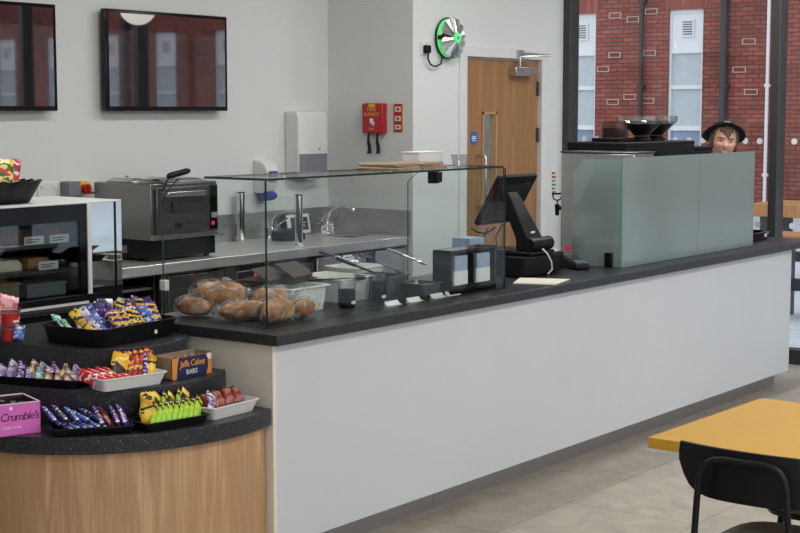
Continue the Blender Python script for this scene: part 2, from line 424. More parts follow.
W['bar_tan'] = wrap('clear wrapped biscuit', lin(196,176,152), lin(150,96,62), lin(236,228,216), lin(206,196,182), .05, (14,14,20))
W['crisp_green'] = wrap('green crisp packet', lin(40,110,44), lin(226,190,50), lin(240,226,150), lin(210,60,40), .06, (14,14,16))
W['crisp_red'] = wrap('red crisp packet', lin(176,28,40), lin(206,44,54), lin(236,214,214), lin(150,20,30), .07, (14,14,20))
W['crisp_yellow'] = wrap('yellow crisp packet', lin(236,196,50), lin(216,60,40), lin(252,232,140), lin(236,180,40), .07, (12,12,16))
W['bag_pink'] = wrap('pink sweet bag', lin(236,160,170), lin(246,206,206), lin(216,90,110), lin(240,180,180), .05, (16,16,16))
SKY, FILL, EXPO = 1.55, 46, 0.0
# ================================================================ the setting
XW, XE, YS, YN, YD, ZC = -2.6, 9.65, -5.0, 6.40, 5.70, 3.2
XR = 7.724                                           # plane of the short return wall
struct('floor', MB().box(XW-.1, XE+.05, YS-.1, 7.5, -.08, 0), W['floor'])
struct('ceiling', MB().box(XW-.1, XE+.12, YS-.1, 7.5, ZC, ZC+.1), W['ceil'])
struct('wall_back', MB().box(XW-.1, XR+.06, YN, YN+.1, 0, ZC), W['wall'])
struct('wall_return', MB().box(XR, XR+.06, YD, YN, 0, ZC), W['wall'])
ws = MB().box(XR+.06, 8.27, YD, YD+.1, 0, ZC).box(8.27, 9.31, YD, YD+.1, 2.10, ZC).box(9.31, 9.57, YD, YD+.1, 0, ZC)
struct('wall_service', ws, W['wall'])
struct('wall_corridor', MB().box(XR+.06, XE+.1, 7.3, 7.4, 0, ZC).box(XE, XE+.1, YD+.1, 7.3, 0, ZC), W['wall'])
struct('wall_west', MB().box(XW-.1, XW, YS, YN, 0, ZC), W['wall'])

# ---- service door
d = MB().box(8.33, 9.253, YD+.02, YD+.064, .008, .95).box(8.33, 8.55, YD+.02, YD+.064, .95, 1.69).box(8.72, 9.253, YD+.02, YD+.064, .95, 1.69).box(8.33, 9.253, YD+.02, YD+.064, 1.69, 2.05)
door = struct('door_1', d, W['door'])
fr = MB().box(8.235, 8.318, YD-.014, YD+.1, 0, 2.062).box(9.265, 9.345, YD-.014, YD+.1, 0, 2.062).box(8.235, 9.345, YD-.014, YD+.1, 2.062, 2.135)
struct('trim_1', fr, W['white'], bevel=.003)
g = MB()
for a in ((8.545,8.562,.945,1.695),(8.708,8.725,.945,1.695)): g.box(a[0],a[1],YD+.014,YD+.07,a[2],a[3])
g.box(8.545,8.725,YD+.014,YD+.07,.945,.962).box(8.545,8.725,YD+.014,YD+.07,1.678,1.695)
part('glazing_bead', g, W['oak'], door)
part('vision_panel', MB().box(8.562,8.708,YD+.036,YD+.042,.962,1.678, edge=('y',0)), W['pane'], door)
h = MB().tube([(8.49,YD+.02,1.40),(8.49,YD-.035,1.40),(8.49,YD-.048,1.385),(8.49,YD-.048,1.06),(8.49,YD-.035,1.045),(8.49,YD+.02,1.045)], .010, 12)
part('pull_handle', h, W['steel'], door)
s = part('blue_notice', MB().cyl((8.444,YD+.020,1.517),(8.444,YD+.0175,1.517),.045,n=32), W['bluesign'], door)
s['label'] = 'round blue door notice'
part('notice_lettering', MB().box(8.415,8.473,YD+.0165,YD+.0178,1.512,1.520).box(8.423,8.465,YD+.0165,YD+.0178,1.526,1.532).box(8.423,8.465,YD+.0165,YD+.0178,1.498,1.504), W['inkw'], s)
for z in (1.86, 1.53, .3):
    hg = part('hinge', MB().cyl((9.262,YD+.012,z-.05),(9.262,YD+.012,z+.05),.009,n=10).box(9.236,9.262,YD+.014,YD+.0205,z-.05,z+.05), W['steel_d'], door)
part('closer_box', MB().box(8.87,9.14,YD-.045,YD+.02,1.945,2.005), W['steel'], door, bevel=.004)
part('closer_arm', MB().tube([(8.96,YD-.02,2.005),(8.96,YD-.02,2.075),(9.0,YD-.05,2.08),(9.07,YD-.20,2.085)], .008, 8).tube([(9.07,YD-.20,2.085),(9.02,YD-.06,2.1),(8.96,YD-.015,2.1)], .007, 8).box(8.92,9.0,YD-.03,YD-.014,2.08,2.12), W['steel'], door)

# ---- east glazing
fm = MB()
MY = [5.64, 4.03, 2.42, .81, -.80, -2.41, -4.02]
for y in MY: fm.box(9.57, 9.70, y, y+.06, 0, 3.05)
fm.box(9.58, 9.69, YS, YD, 0, .10).box(9.58, 9.69, YS, YD, 3.02, ZC)
win = struct('window_1', fm, W['frame'], bevel=.004)
ed = [5.64]+[y for y in MY[1:]]
for k in range(len(MY)-1):
    part('pane', MB().box(9.632, 9.642, MY[k+1]+.06, MY[k], .10, 3.02, edge=('x',0)), W['pane'], win)
dots = MB()
for k in range(len(MY)-1):
    n = int((MY[k]-MY[k+1]-.06)/.105); y0 = (MY[k]+MY[k+1]+.06)/2-(n-1)*.0525
    for i in range(n):
        for z in (1.497, .93):
            dots.cyl((9.631, y0+i*.105, z), (9.6300, y0+i*.105, z), .021, n=18)
o = part('safety_dots', dots, W['dot'], win); o['kind'] = 'stuff'
# ---- south glazing behind the photographer
fs = MB()
for x in (-2.6, -.6, 1.4, 3.4, 5.4, 7.4, 9.5): fs.box(x, x+.06, YS-.1, YS, 0, ZC)
fs.box(XW, XE, YS-.1, YS, 0, .1).box(XW, XE, YS-.1, YS, 2.95, ZC)
struct('window_2', fs, W['frame'])

# ================================================================ outside
struct('ground_paving', MB().box(XE+.05, 24.3, -40, 26, -.12, -.02), W['paving'])
bld = thing('brick_building', 'red brick building with tall white windows across the paved street', 'building', (24,0,0))
b = MB()
wy = [(13.61,14.27),(11.505,12.165)]+[(8.7-1.85*k-.66, 8.7-1.85*k) for k in range(15)]
zb, zt = .75, 3.45
hi = 26
for a, c in wy:
    b.box(24, 24.4, c, hi, zb, zt); hi = a
b.box(24, 24.4, -40, hi, zb, zt)
b.box(24, 24.4, -40, 26, -.1, zb).box(24, 24.4, -40, 26, zt, 9)
part('brick_wall', b, W['brick'], bld, world=True)
for a, c in wy:
    part('brick_lintel', MB().box(23.985, 24.02, a-.07, c+.07, zt, zt+.24), W['brickarch'], bld, world=True)
def win_mesh():
    f = MB()
    X0, X1 = 24.05, 24.13
    f.box(X0,X1,-.33,-.285,zb,zt).box(X0,X1,.285,.33,zb,zt)
    f.box(X0,X1,-.285,.285,zt-.07,zt).box(X0,X1,-.285,.285,2.70,2.78).box(X0,X1,-.285,.285,2.08,2.15).box(X0,X1,-.285,.285,1.36,1.44).box(X0-.03,X1,-.33,.33,zb,zb+.06)
    f.box(X0+.02,X1,-.285,.285,2.78,zt-.07)
    p = MB().box(24.10,24.11,-.285,.285,2.15,2.70).box(24.10,24.11,-.285,.285,1.44,2.08)
    q = MB().box(24.10,24.11,-.285,.285,zb+.06,1.36)
    v = MB().box(24.03,24.07,-.14,.10,2.98,3.28)
    for i in range(6): v.box(24.02,24.03,-.11,.07,3.02+i*.042,3.035+i*.042, mi=1)
    return f, p, q, v
f, p, q, v = win_mesh()
sash = []
for k, (a, c) in enumerate(wy):
    yc = (a+c)/2
    if k == 0:
        w0 = part('window_frame', f, W['upvc'], bld); w0.location = (-24, yc, 0)
        kids = [part('pane', p, W['blind'], w0), part('pane', q, W['lowpane'], w0), part('vent', v, [W['upvc'], W['pipe']], w0)]
    else:
        w = w0.copy(); COL.objects.link(w); w.parent = bld; w.location = (-24, yc, 0)
        for ch in kids:
            c2 = ch.copy(); COL.objects.link(c2); c2.parent = w
def pipe(y, r, m_='pipe'):
    m = MB().cyl((23.92,y,-.02),(23.92,y,8.5),r,n=14)
    for z in (.6,2.1,3.6,5.1): m.box(23.9,24.0,y-r*1.6,y+r*1.6,z,z+.05)
    o = part('downpipe', m, W[m_], bld, world=True)
    if m_ != 'pipe': o['label'] = 'thin white downpipe'
pipe(12.65,.04); pipe(10.28,.03,'upvc'); pipe(11.08,.065); pipe(5.6,.05); pipe(-4.2,.06); pipe(-13.2,.07)
for px in ((13.02+.2,3.40),(12.86,3.32),(12.5,3.44),(13.22,2.70),(12.52,2.72),(13.45,2.45),(13.24,1.86),(12.9,1.95),(12.54,1.88),(10.66,2.87),(10.82,2.40),(10.6,2.02)):
    y, z = px
    part('air_brick', MB().box(23.985,24.0,y-.12,y+.12,z-.05,z-.038).box(23.985,24.0,y-.12,y+.12,z+.038,z+.05).box(23.985,24.0,y-.12,y-.106,z-.038,z+.038).box(23.985,24.0,y+.106,y+.12,z-.038,z+.038), W['mortar'], bld, world=True)
def bench(name, label, x0, x1, y0, y1, z0, z1):
    t = thing(name, label, 'bench', ((x0+x1)/2, (y0+y1)/2, -.02))
    part('timber_top', MB().box(x0,x1,y0,y1,z0,z1), W['timber'], t, bevel=.01, world=True)
    for y in (y0+.12, y1-.12):
        part('leg', MB().box(x0+.05,x1-.05,y-.05,y+.05,-.02,z0), W['frame'], t, world=True)
    part('stretcher', MB().box((x0+x1)/2-.03,(x0+x1)/2+.03,y0+.17,y1-.17,.2,.3), W['frame'], t, world=True)
bench('timber_table', 'timber topped outdoor table beyond the glazing', 14.0, 14.7, 4.7, 6.15, .66, .79)
bench('timber_bench', 'low timber bench outside the glazing at the counter end', 11.8, 12.2, 3.4, 5.1, .60, .68)

# ================================================================ on the walls
def tv(x0, x1, label):
    z0, z1 = 1.70, 2.264
    t = thing('television', label, 'television', ((x0+x1)/2, YN, z0), group='wall televisions')
    part('bezel', MB().box(x0,x1,YN-.075,YN-.035,z0,z1), W['blackg'], t, bevel=.004, world=True)
    part('screen', MB().box(x0+.022,x1-.022,YN-.0765,YN-.072,z0+.026,z1-.02), W['screen'], t, world=True)
    part('wall_bracket', MB().box((x0+x1)/2-.2,(x0+x1)/2+.2,YN-.036,YN-.004,z0+.14,z1-.14), W['blackm'], t, world=True)
tv(5.712, 6.682, 'black flat television on the back wall above the steel oven')
tv(4.365, 5.365, 'black flat television cut off by the photo edge, above the cake chiller')

t = thing('paper_towel_dispenser', 'white wall paper towel dispenser with a grey window', 'dispenser', (7.43,YN,1.28))
prof = [(0,1.28),(-.09,1.28),(-.118,1.30),(-.118,1.66),(-.105,1.69),(-.08,1.70),(0,1.70)]
part('body', MB().loft([[(x,YN+a,z) for a,z in prof] for x in (7.285,7.575)]), W['white'], t, bevel=.012, seg=3, world=True)
w = part('window', MB().box(7.293,7.567,YN-.121,YN-.115,1.305,1.425), W['greyp'], t, world=True); w['label'] = 'grey see-through window'
part('lock', MB().cyl((7.49,YN-.118,1.455),(7.49,YN-.124,1.455),.007,n=10), W['greyp'], t, world=True)
part('outlet_lip', MB().loft([[(7.33+.2*k/8, YN-.12+.03, 1.28-.02*math.sin(PI*k/8)),(7.33+.2*k/8,YN-.02,1.28-.02*math.sin(PI*k/8)),(7.33+.2*k/8,YN-.02,1.282),(7.33+.2*k/8,YN-.09,1.282)] for k in range(9)]), W['white'], t, world=True)

t = thing('soap_dispenser', 'white and blue soap dispenser on the wall above the glass top', 'dispenser', (7.04,YN,1.16))
prof = [(0,1.185),(-.07,1.185),(-.085,1.21),(-.115,1.27),(-.115,1.33),(-.09,1.37),(-.05,1.39),(0,1.395)]
part('body', MB().loft([[(x,YN+a,z) for a,z in prof] for x in (6.985,7.095)]), W['white'], t, bevel=.006, world=True)
part('label_panel', MB().box(7.0,7.08,YN-.120,YN-.112,1.265,1.325), W['blue'], t, world=True)
part('label_marks', MB().box(7.01,7.07,YN-.1215,YN-.119,1.272,1.285).box(7.03,7.055,YN-.1215,YN-.119,1.30,1.306), W['inkw'], t, world=True)
part('push_bar', MB().loft([[(x,YN-.03-.09*abs(math.sin(a)),1.17+.035*math.cos(a)) for a in [PI*k/8 for k in range(9)]] for x in (7.0,7.08)]), W['blue'], t, bevel=.004, world=True)

t = thing('fire_blanket_box', 'red fire blanket box with two black straps on the return wall', 'fire blanket', (XR,6.0,1.55))
part('box', MB().box(XR-.055,XR,5.905,6.072,1.555,1.75), W['red'], t, bevel=.008, world=True)
part('gold_label', MB().box(XR-.0565,XR-.054,5.965,6.015,1.728,1.745), W['yel'], t, world=True)
text('lettering', 'FIRE', .040, W['inky'], face_mx(-.0555, -.008, .160), t)
text('lettering', 'BLANKET', .030, W['inky'], face_mx(-.0555, -.010, .128), t)
part('pictogram', MB().box(XR-.0565,XR-.0545,5.978,6.005,1.62,1.652).box(XR-.0565,XR-.0545,5.968,5.988,1.608,1.628), W['inkw'], t, world=True)
text('lettering', 'PULL', .022, W['inky'], face_mx(-.0555, -.010, .034), t)
for y in (6.036, 5.964):
    rings = []
    for k in range(7):
        z = 1.557-.022*k; tw = .55*math.sin(k*1.0); w = .008+.0016*k
        rings.append([(XR-.028-w*math.sin(tw)+sx*.0015, y+sy*w*math.cos(tw), z) for sx, sy in ((-1,-1),(-1,1),(1,1),(1,-1))])
    part('pull_strap', MB().loft(rings), W['rubber'], t, world=True)

t = thing('fire_action_sign', 'narrow red fire notice with pale panels beside the fire blanket', 'sign', (XR,5.815,1.56))
part('backing', MB().box(XR-.004,XR,5.785,5.848,1.565,1.745), W['red'], t, world=True)
pn = MB(); pic = MB()
for z0,z1 in ((1.695,1.728),(1.636,1.668),(1.583,1.612)):
    pn.box(XR-.0052,XR-.0035,5.793,5.84,z0,z1); pic.box(XR-.006,XR-.005,5.806,5.826,z0+.008,z1-.008)
part('panels', pn, W['paper'], t, world=True); part('symbols', pic, W['red'], t, world=True)
part('edge_strip', MB().box(XR-.005,XR,5.78,5.785,1.565,1.745).box(XR-.005,XR,5.848,5.853,1.565,1.745), W['orange'], t, world=True)

# fanned metal disc with the green light
t = thing('lit_metal_disc', 'round fanned metal wall unit glowing green, plugged in by the door', 'wall light', (8.085,YD,2.172))
def ringxz(cx, y, cz, r, n=36): return [(cx+r*math.cos(2*PI*k/n), y, cz+r*math.sin(2*PI*k/n)) for k in range(n)]
cx, cz = 8.085, 2.172
part('back_plate', MB().loft([ringxz(cx,YD,cz,.118),ringxz(cx,YD-.012,cz,.134),ringxz(cx,YD-.018,cz,.134)]), W['blackm'], t, world=True)
part('glow_ring', MB().loft([ringxz(cx,YD-.018,cz,.126),ringxz(cx,YD-.058,cz,.122)]), W['glow'], t, world=True)
for k in range(14):
    m = MB(); a0, a1 = 2*PI*k/14, 2*PI*(k+1)/14-.02
    def P(a, r, y): return (cx+r*math.cos(a), y, cz+r*math.sin(a))
    pts = []
    for (r, y) in ((.132,YD-.056),(.034,YD-.088)):
        am = (a0+a1)/2
        pts.append([P(a0,r,y), P(am,r,y-.010 if r>.1 else y-.003), P(a1,r,y+.004), P(a1,r,y+.009), P(a0,r,y+.006)])
    m.loft(pts)
    part('blade', m, W['steel'] if k % 2 else W['chrome'], t, world=True, smooth=0)
part('clip', MB().box(cx-.136,cx-.112,YD-.062,YD-.03,cz-.014,cz+.014), W['blackg'], t, world=True)
part('hub', MB().loft([ringxz(cx,YD-.075,cz,.036),ringxz(cx,YD-.096,cz,.034),ringxz(cx,YD-.098,cz,.028)]), W['glow'], t, world=True)
part('hub_mark', MB().loft([ringxz(cx,YD-.097,cz,.012),ringxz(cx,YD-.100,cz,.011)]), W['greyp'], t, world=True)
part('power_cable', MB().tube([(7.843,YD-.035,2.075),(7.845,YD-.03,2.03),(7.875,YD-.03,1.995),(7.93,YD-.03,1.985),(7.99,YD-.03,2.005),(8.02,YD-.02,2.06)], .006, 8), W['rubber'], t, world=True)
part('plug', MB().box(7.82,7.868,YD-.042,YD-.008,2.068,2.118), W['black'], t, bevel=.006, world=True)
t = thing('wall_socket', 'white wall socket below left of the round metal unit', 'socket', (7.842,YD,2.10))
part('face_plate', MB().box(7.797,7.887,YD-.008,YD,2.055,2.145), W['white'], t, bevel=.003, world=True)
part('rocker_switch', MB().box(7.85,7.868,YD-.013,YD-.007,2.122,2.136), W['white'], t, world=True)

# green sign behind the till
t = thing('safety_notice', 'small green and red notice strip right of the oak door', 'sign', (9.455,YD,1.10))
part('backing', MB().box(9.42,9.49,YD-.004,YD,1.09,1.28), W['whitem'], t, world=True)
mk = MB()
for k in range(6):
    z = 1.10+.028*k
    mk.box(9.428,9.458,YD-.0055,YD-.0035,z,z+.016, mi=0 if k < 4 else 1).box(9.463,9.483,YD-.0055,YD-.0035,z,z+.016, mi=2 if k % 2 else 0)
part('symbols', mk, [mat('green print', lin(60,140,90)), W['red'], W['inko']], t, world=True)

# isolator switch
t = thing('isolator_switch', 'grey and yellow isolator switch with red knob beside the oven', 'switch', (5.50,YN,1.23))
part('box', MB().box(5.43,5.515,YN-.075,YN,1.235,1.318), W['greyp'], t, bevel=.004, world=True)
part('yellow_plate', MB().box(5.515,5.60,YN-.05,YN,1.245,1.315), W['yel'], t, bevel=.004, world=True)
part('red_knob', MB().cyl((5.555,YN-.05,1.275),(5.555,YN-.085,1.275),.026,n=18).box(5.549,5.561,YN-.10,YN-.08,1.25,1.30), W['redp'], t, world=True)
t = thing('fused_spur', 'small white switch plate beside the yellow isolator', 'switch', (5.64,YN,1.27))
part('face_plate', MB().box(5.61,5.685,YN-.012,YN,1.25,1.315), W['white'], t, bevel=.003, world=True)
part('rocker_switch', MB().box(5.635,5.655,YN-.017,YN-.011,1.27,1.29), W['white'], t, world=True)
t = thing('twin_socket', 'white double wall socket above the cake chiller', 'socket', (5.35,YN,1.27))
part('face_plate', MB().box(5.27,5.41,YN-.01,YN,1.235,1.315), W['white'], t, bevel=.003, world=True)
for x in (5.30,5.38): part('rocker_switch', MB().box(x-.01,x+.01,YN-.015,YN-.009,1.285,1.302), W['white'], t, world=True)

# pendant globe over the counter end
t = thing('globe_pendant', 'white opal globe pendant seen only mirrored in the television', 'lamp', (8.71,3.4,2.40))
part('globe', MB().lathe([(.155*math.sin(PI*k/16), -.155*math.cos(PI*k/16)) for k in range(17)], 32, loc=(8.71,3.4,2.56)), W['globe'], t, world=True)
part('pendant_cable', MB().cyl((8.71,3.4,2.71),(8.71,3.4,ZC),.006,n=8), W['rubber'], t, world=True)
# ================================================================ service counter
CT = .90
t = thing('service_counter', 'long white service counter front on a dark steel plinth', 'counter', (6.4,3.9,0))
part('front_panel', MB().box(4.023,8.775,3.585,3.605,.105,.86), W['panel'], t, world=True)
e = part('end_panel', MB().box(4.005,4.023,3.585,4.28,.105,.86), W['cream'], t, world=True); e['label'] = 'cream end panel'
part('end_panel', MB().box(8.757,8.775,3.605,4.28,.105,.86), W['panel'], t, world=True)
part('plinth', MB().box(4.05,8.77,3.675,3.69,0,.105).box(4.05,4.06,3.69,4.2,0,.105).box(8.76,8.77,3.69,4.2,0,.105).box(5.13,5.134,3.672,3.676,0,.105), W['plinth'], t, world=True)
part('carcass', MB().box(4.05,8.70,3.69,4.20,.105,.125).box(4.05,8.70,3.70,4.20,.45,.47), W['white'], t, world=True)
solo('counter_worktop', MB().box(3.985,9.05,3.545,4.30,.86,CT), W['granite'], 'dark speckled stone worktop along the white service counter', 'worktop', bevel=.003)

# ---- glass food display screen
t = thing('food_screen', 'clear glass food display screen with a glass top shelf', 'display case', (4.9,3.9,CT))
GX0, GX1, GY, GR = 4.087, 5.692, 3.684, 4.227
part('front_glass', MB().box(GX0,GX1,GY-.004,GY+.004,CT+.002,1.446, edge=('y',1)), [W['glass'],W['edge']], t, world=True)
def end_glass(x0, x1, pts, mats, name='end_glass'):
    m = MB(); o = [(x0,a,b) for a,b in pts]; q = [(x1,a,b) for a,b in pts]
    m.loft([o,q], cap=False, mi=1); n = len(pts)
    m.add(o, [tuple(range(n))]); m.add(q, [tuple(range(n))])
    return m
pl = [(GY+.006,CT+.002),(GR,CT+.002),(GR,1.368),(4.135,1.444),(GY+.006,1.444)]
part('end_glass', end_glass(GX0,GX0+.008,pl,0), [W['glass'],W['edge']], t, world=True)
part('end_glass', end_glass(GX1-.008,GX1,pl,0), [W['glass'],W['edge']], t, world=True)
part('top_shelf', MB().box(GX0-.012,GX1-.03,GY-.012,3.985,1.447,1.455, edge=('z',1)), [W['glass'],W['edge']], t, world=True, bevel=0)
for x in (5.17, 4.45):
    if x > 5: part('clamp', MB().box(x-.02,x+.02,GY+.005,GY+.04,1.395,1.4465).box(x-.02,x+.02,GY-.010,GY-.004,1.40,1.445), W['black'], t, world=True, bevel=.003)
part('clip', MB().box(GX0-.006,GX0+.016,GR-.02,GR+.012,1.005,1.045), W['white'], t, world=True, bevel=.002)
for x in (4.5,5.2): part('shelf_bracket', MB().cyl((x,3.96,1.4465),(x,3.96,1.43),.012,n=14), W['chrome'], t, world=True)

# ---- frosted screen
t = thing('frosted_screen', 'frosted glass screen standing on the counter before the coffee machine', 'screen', (7.6,3.7,CT))
FX, FY = 6.793, 3.681
part('front_glass', MB().box(FX,7.655,FY-.005,FY+.005,CT+.002,1.462, edge=('y',1)), [W['frost'],W['frost_edge']], t, world=True)
part('front_glass', MB().box(7.659,8.40,FY-.005,FY+.005,CT+.002,1.462, edge=('y',1)), [W['frost'],W['frost_edge']], t, world=True)
part('end_glass', end_glass(FX,FX+.01,[(FY+.007,CT+.002),(3.977,CT+.002),(3.977,1.389),(3.907,1.453),(FY+.007,1.453)],0), [W['frost'],W['frost_edge']], t, world=True)
part('clamp', MB().box(FX-.02,FX-.001,3.735,3.775,CT,CT+.075).box(FX+.011,FX+.03,3.735,3.775,CT,CT+.075), W['black'], t, world=True, bevel=.003)
part('clamp', MB().box(8.2,8.24,FY+.006,FY+.025,CT,CT+.07), W['black'], t, world=True, bevel=.003)

# ---- water boiler and coffee machine behind it
t = thing('water_boiler', 'brushed steel water boiler with a black tap behind the frosted screen', 'boiler', (7.09,3.94,CT))
part('casing', MB().box(6.98,7.20,3.72,4.16,CT+.02,1.478), W['steel'], t, bevel=.006, world=True)
part('lid', MB().box(6.975,7.205,3.715,4.165,1.478,1.486), W['steel_d'], t, bevel=.002, world=True)
for x in (7.01,7.17):
    for y in (3.75,4.13): part('foot', MB().cyl((x,y,CT),(x,y,CT+.02),.012,n=10), W['black'], t, world=True)
part('tap', MB().cyl((7.03,4.16,1.175),(7.03,4.20,1.175),.011,n=12).cyl((7.03,4.212,1.195),(7.03,4.212,1.135),.014,.010,n=12), W['black'], t, world=True)
part('tap_lever', MB().tube([(7.03,4.212,1.195),(7.03,4.212,1.215),(7.012,4.224,1.225),(7.008,4.228,1.25)],.004,8).tube([(7.03,4.212,1.215),(7.048,4.20,1.225),(7.052,4.196,1.25)],.004,8).tube([(7.006,4.23,1.253),(7.054,4.194,1.253)],.005,8), W['black'], t, world=True)
part('indicator', MB().box(6.977,6.981,4.09,4.13,.955,.975), W['led'], t, world=True)

t = thing('coffee_machine', 'black coffee machine with clear bean bowls behind the frosted screen', 'coffee machine', (7.63,4.1,CT))
part('body', MB().box(7.235,8.06,3.90,4.28,1.12,1.512), W['blackm'], t, bevel=.012, seg=3, world=True)
part('top_plate', MB().box(7.235,8.06,3.90,4.28,1.50,1.53), W['blackm'], t, bevel=.008, seg=3, world=True)
part('base', MB().box(7.26,8.02,3.95,4.28,CT,1.0), W['steel_d'], t, bevel=.008, world=True)
part('back_panel', MB().box(7.26,8.02,3.92,4.02,1.0,1.12), W['blackm'], t, world=True)
for x in (7.45,7.8):
    part('group_head', MB().cyl((x,4.12,1.12),(x,4.12,1.06),.035,n=16).tube([(x,4.12,1.075),(x,4.29,1.065)],.011,10), W['chrome'], t, world=True)
for i,(x,y) in enumerate(((7.60,4.01),(7.853,4.05))):
    b = part('bean_bowl', MB().lathe([(.036,1.55),(.042,1.56),(.118,1.638),(.125,1.645),(.125,1.672),(.121,1.672),(.121,1.647),(.114,1.640),(.039,1.564)],32,loc=(x,y,0),cap=False), W['bowl'], t, world=True)
    bc = part('coffee_beans', MB().lathe([(.038,1.562),(.10,1.628),(.06,1.636),(.0,1.640)],28,loc=(x,y,0)), W['beans'], t, world=True)
    part('bowl_collar', MB().lathe([(.055,1.53),(.055,1.545),(.04,1.558)],20,loc=(x,y,0)), W['black'], t, world=True)
part('powder_canister', MB().lathe([(.074,1.553),(.076,1.56),(.076,1.642),(.072,1.645),(0,1.645)],28,loc=(7.42,4.08,0)), W['smoke'], t, world=True)
part('powder', MB().lathe([(.07,1.556),(.07,1.606),(0,1.61)],24,loc=(7.42,4.08,0)), W['kraftd'], t, world=True)
part('canister_base', MB().box(7.32,7.52,4.0,4.17,1.53,1.552), W['black'], t, bevel=.004, world=True)
t = thing('coffee_grinder', 'black block shaped grinder right of the bean bowls', 'grinder', (8.35,4.12,CT))
part('body', MB().box(8.2,8.5,4.0,4.24,CT+.015,1.475), W['blackm'], t, bevel=.012, world=True)
part('lid', MB().box(8.19,8.51,3.99,4.25,1.475,1.488), W['black'], t, bevel=.003, world=True)
for x in (8.24,8.46):
    for y in (4.04,4.2): part('foot', MB().cyl((x,y,CT),(x,y,CT+.02),.014,n=10), W['rubber'], t, world=True)

# ---- till
t = thing('cash_drawer', 'black cash drawer under the till screen', 'cash drawer', (6.24,4.02,CT))
part('body', MB().box(6.08,6.41,3.826,4.22,CT+.006,1.0), W['blackm'], t, bevel=.004, world=True)
part('drawer_front', MB().box(6.09,6.40,4.22,4.232,CT+.015,.985), W['black'], t, bevel=.003, world=True)
part('back_plate', MB().box(6.085,6.405,3.818,3.826,CT+.01,.996), W['black'], t, bevel=.002, world=True)
part('lock', MB().cyl((6.25,4.232,.95),(6.25,4.238,.95),.008,n=10), W['steel'], t, world=True)
for x in (6.11,6.38):
    for y in (3.86,4.19): part('foot', MB().cyl((x,y,CT),(x,y,CT+.007),.012,n=10), W['rubber'], t, world=True)
t = thing('till_terminal', 'black touchscreen till leaning back on its stand above the cash drawer', 'till', (6.24,4.0,1.0))
part('base', MB().box(6.13,6.36,3.82,4.16,1.002,1.022), W['black'], t, bevel=.008, seg=3, world=True)
# column: from the hinge at the front (customer side) up to the screen's back
def quadloft(pts, x0, x1, w0=None): 
    return MB().loft([[(x0,a,b) for a,b in pts],[(x1,a,b) for a,b in pts]])
part('column', MB().loft([
    [(6.165,3.835,1.03),(6.325,3.835,1.03),(6.325,3.925,1.02),(6.165,3.925,1.02)],
    [(6.175,3.87,1.09),(6.315,3.87,1.09),(6.315,3.935,1.08),(6.175,3.935,1.08)],
    [(6.195,3.975,1.27),(6.295,3.975,1.27),(6.295,4.03,1.255),(6.195,4.03,1.255)],
    [(6.20,4.0,1.305),(6.29,4.0,1.305),(6.29,4.05,1.285),(6.20,4.05,1.285)]]), W['black'], t, bevel=.006, world=True)
part('hinge_drum', MB().cyl((6.15,3.845,1.055),(6.34,3.845,1.055),.033,n=24), W['black'], t, world=True)
Mm = Matrix.Translation((6.315,4.085,1.265)) @ Matrix.Rotation(math.radians(30), 4, 'X')
part('screen_housing', MB().box(-.172,.172,-.018,.008,-.14,.14,M=Mm).loft([[(-.15,-.018,-.12),(.15,-.018,-.12),(.15,-.018,.10),(-.15,-.018,.10)],[(-.11,-.045,-.07),(.11,-.045,-.07),(.11,-.045,.06),(-.11,-.045,.06)]],M=Mm), W['black'], t, bevel=.005, world=True)
part('touchscreen', MB().box(-.158,.158,.0075,.0095,-.125,.125,M=Mm), W['screen'], t, world=True)
part('mount', MB().box(-.075,.0,-.066,-.044,-.03,.06,M=Mm), W['blackg'], t, bevel=.004, world=True)
part('maker_mark', MB().box(6.225,6.262,3.895,3.8965,1.105,1.114,M=Matrix.Translation((0,-.018,0))), W['inkw'], t, world=True)
part('sticker', MB().box(.085,.125,-.0195,-.0178,.085,.098,M=Mm), W['greyp'], t, world=True)
part('cable', MB().tube([(6.21,4.12,1.12),(6.20,4.14,1.07),(6.18,4.13,1.03),(6.17,4.10,1.024)],.004,8).tube([(6.28,4.12,1.12),(6.24,4.15,1.09),(6.18,4.16,1.10),(6.14,4.17,1.12)],.004,8).tube([(6.36,4.13,1.13),(6.33,4.15,1.07),(6.29,4.12,1.026)],.004,8), W['rubber'], t, world=True)
c = part('white_cable', MB().tube([(6.21,3.80,1.035),(6.23,3.785,1.01),(6.26,3.78,.97),(6.275,3.785,.93),(6.26,3.80,.908)],.0045,8), W['white'], t, world=True); c['label'] = 'white cable'
t = thing('receipt_printer', 'small black and white box right of the cash drawer', 'printer', (6.475,3.95,CT))
part('body', MB().box(6.425,6.53,3.87,4.05,CT+.003,.995), W['black'], t, bevel=.006, world=True)
part('lid', MB().box(6.43,6.525,3.90,4.045,.995,1.005), W['white'], t, bevel=.004, world=True)
part('paper_slot', MB().box(6.44,6.515,3.885,3.893,.995,.998), W['greyp'], t, world=True)
t = thing('card_reader', 'black card payment reader lying beside the frosted screen', 'card reader', (6.63,3.86,CT), math.radians(-35))
part('body', MB().loft([[(-.04,-.09,.002),(.04,-.09,.002),(.04,-.09,.03),(-.04,-.09,.03)],[(-.042,0,.002),(.042,0,.002),(.042,0,.048),(-.042,0,.048)],[(-.042,.09,.002),(.042,.09,.002),(.042,.09,.062),(-.042,.09,.062)]]), W['black'], t, bevel=.008, seg=3)
part('display', MB().box(-.03,.03,-.035,.035,0,.003,M=Matrix.Translation((0,.045,.055))@Matrix.Rotation(.16,4,'X')), W['screen'], t)
k = MB()
for i in range(3):
    for j in range(3): k.box(-.028+.02*i,-.014+.02*i,-.078+.02*j,-.065+.02*j,.034+.004*j,.0385+.004*j)
part('keypad', k, W['greyp'], t)
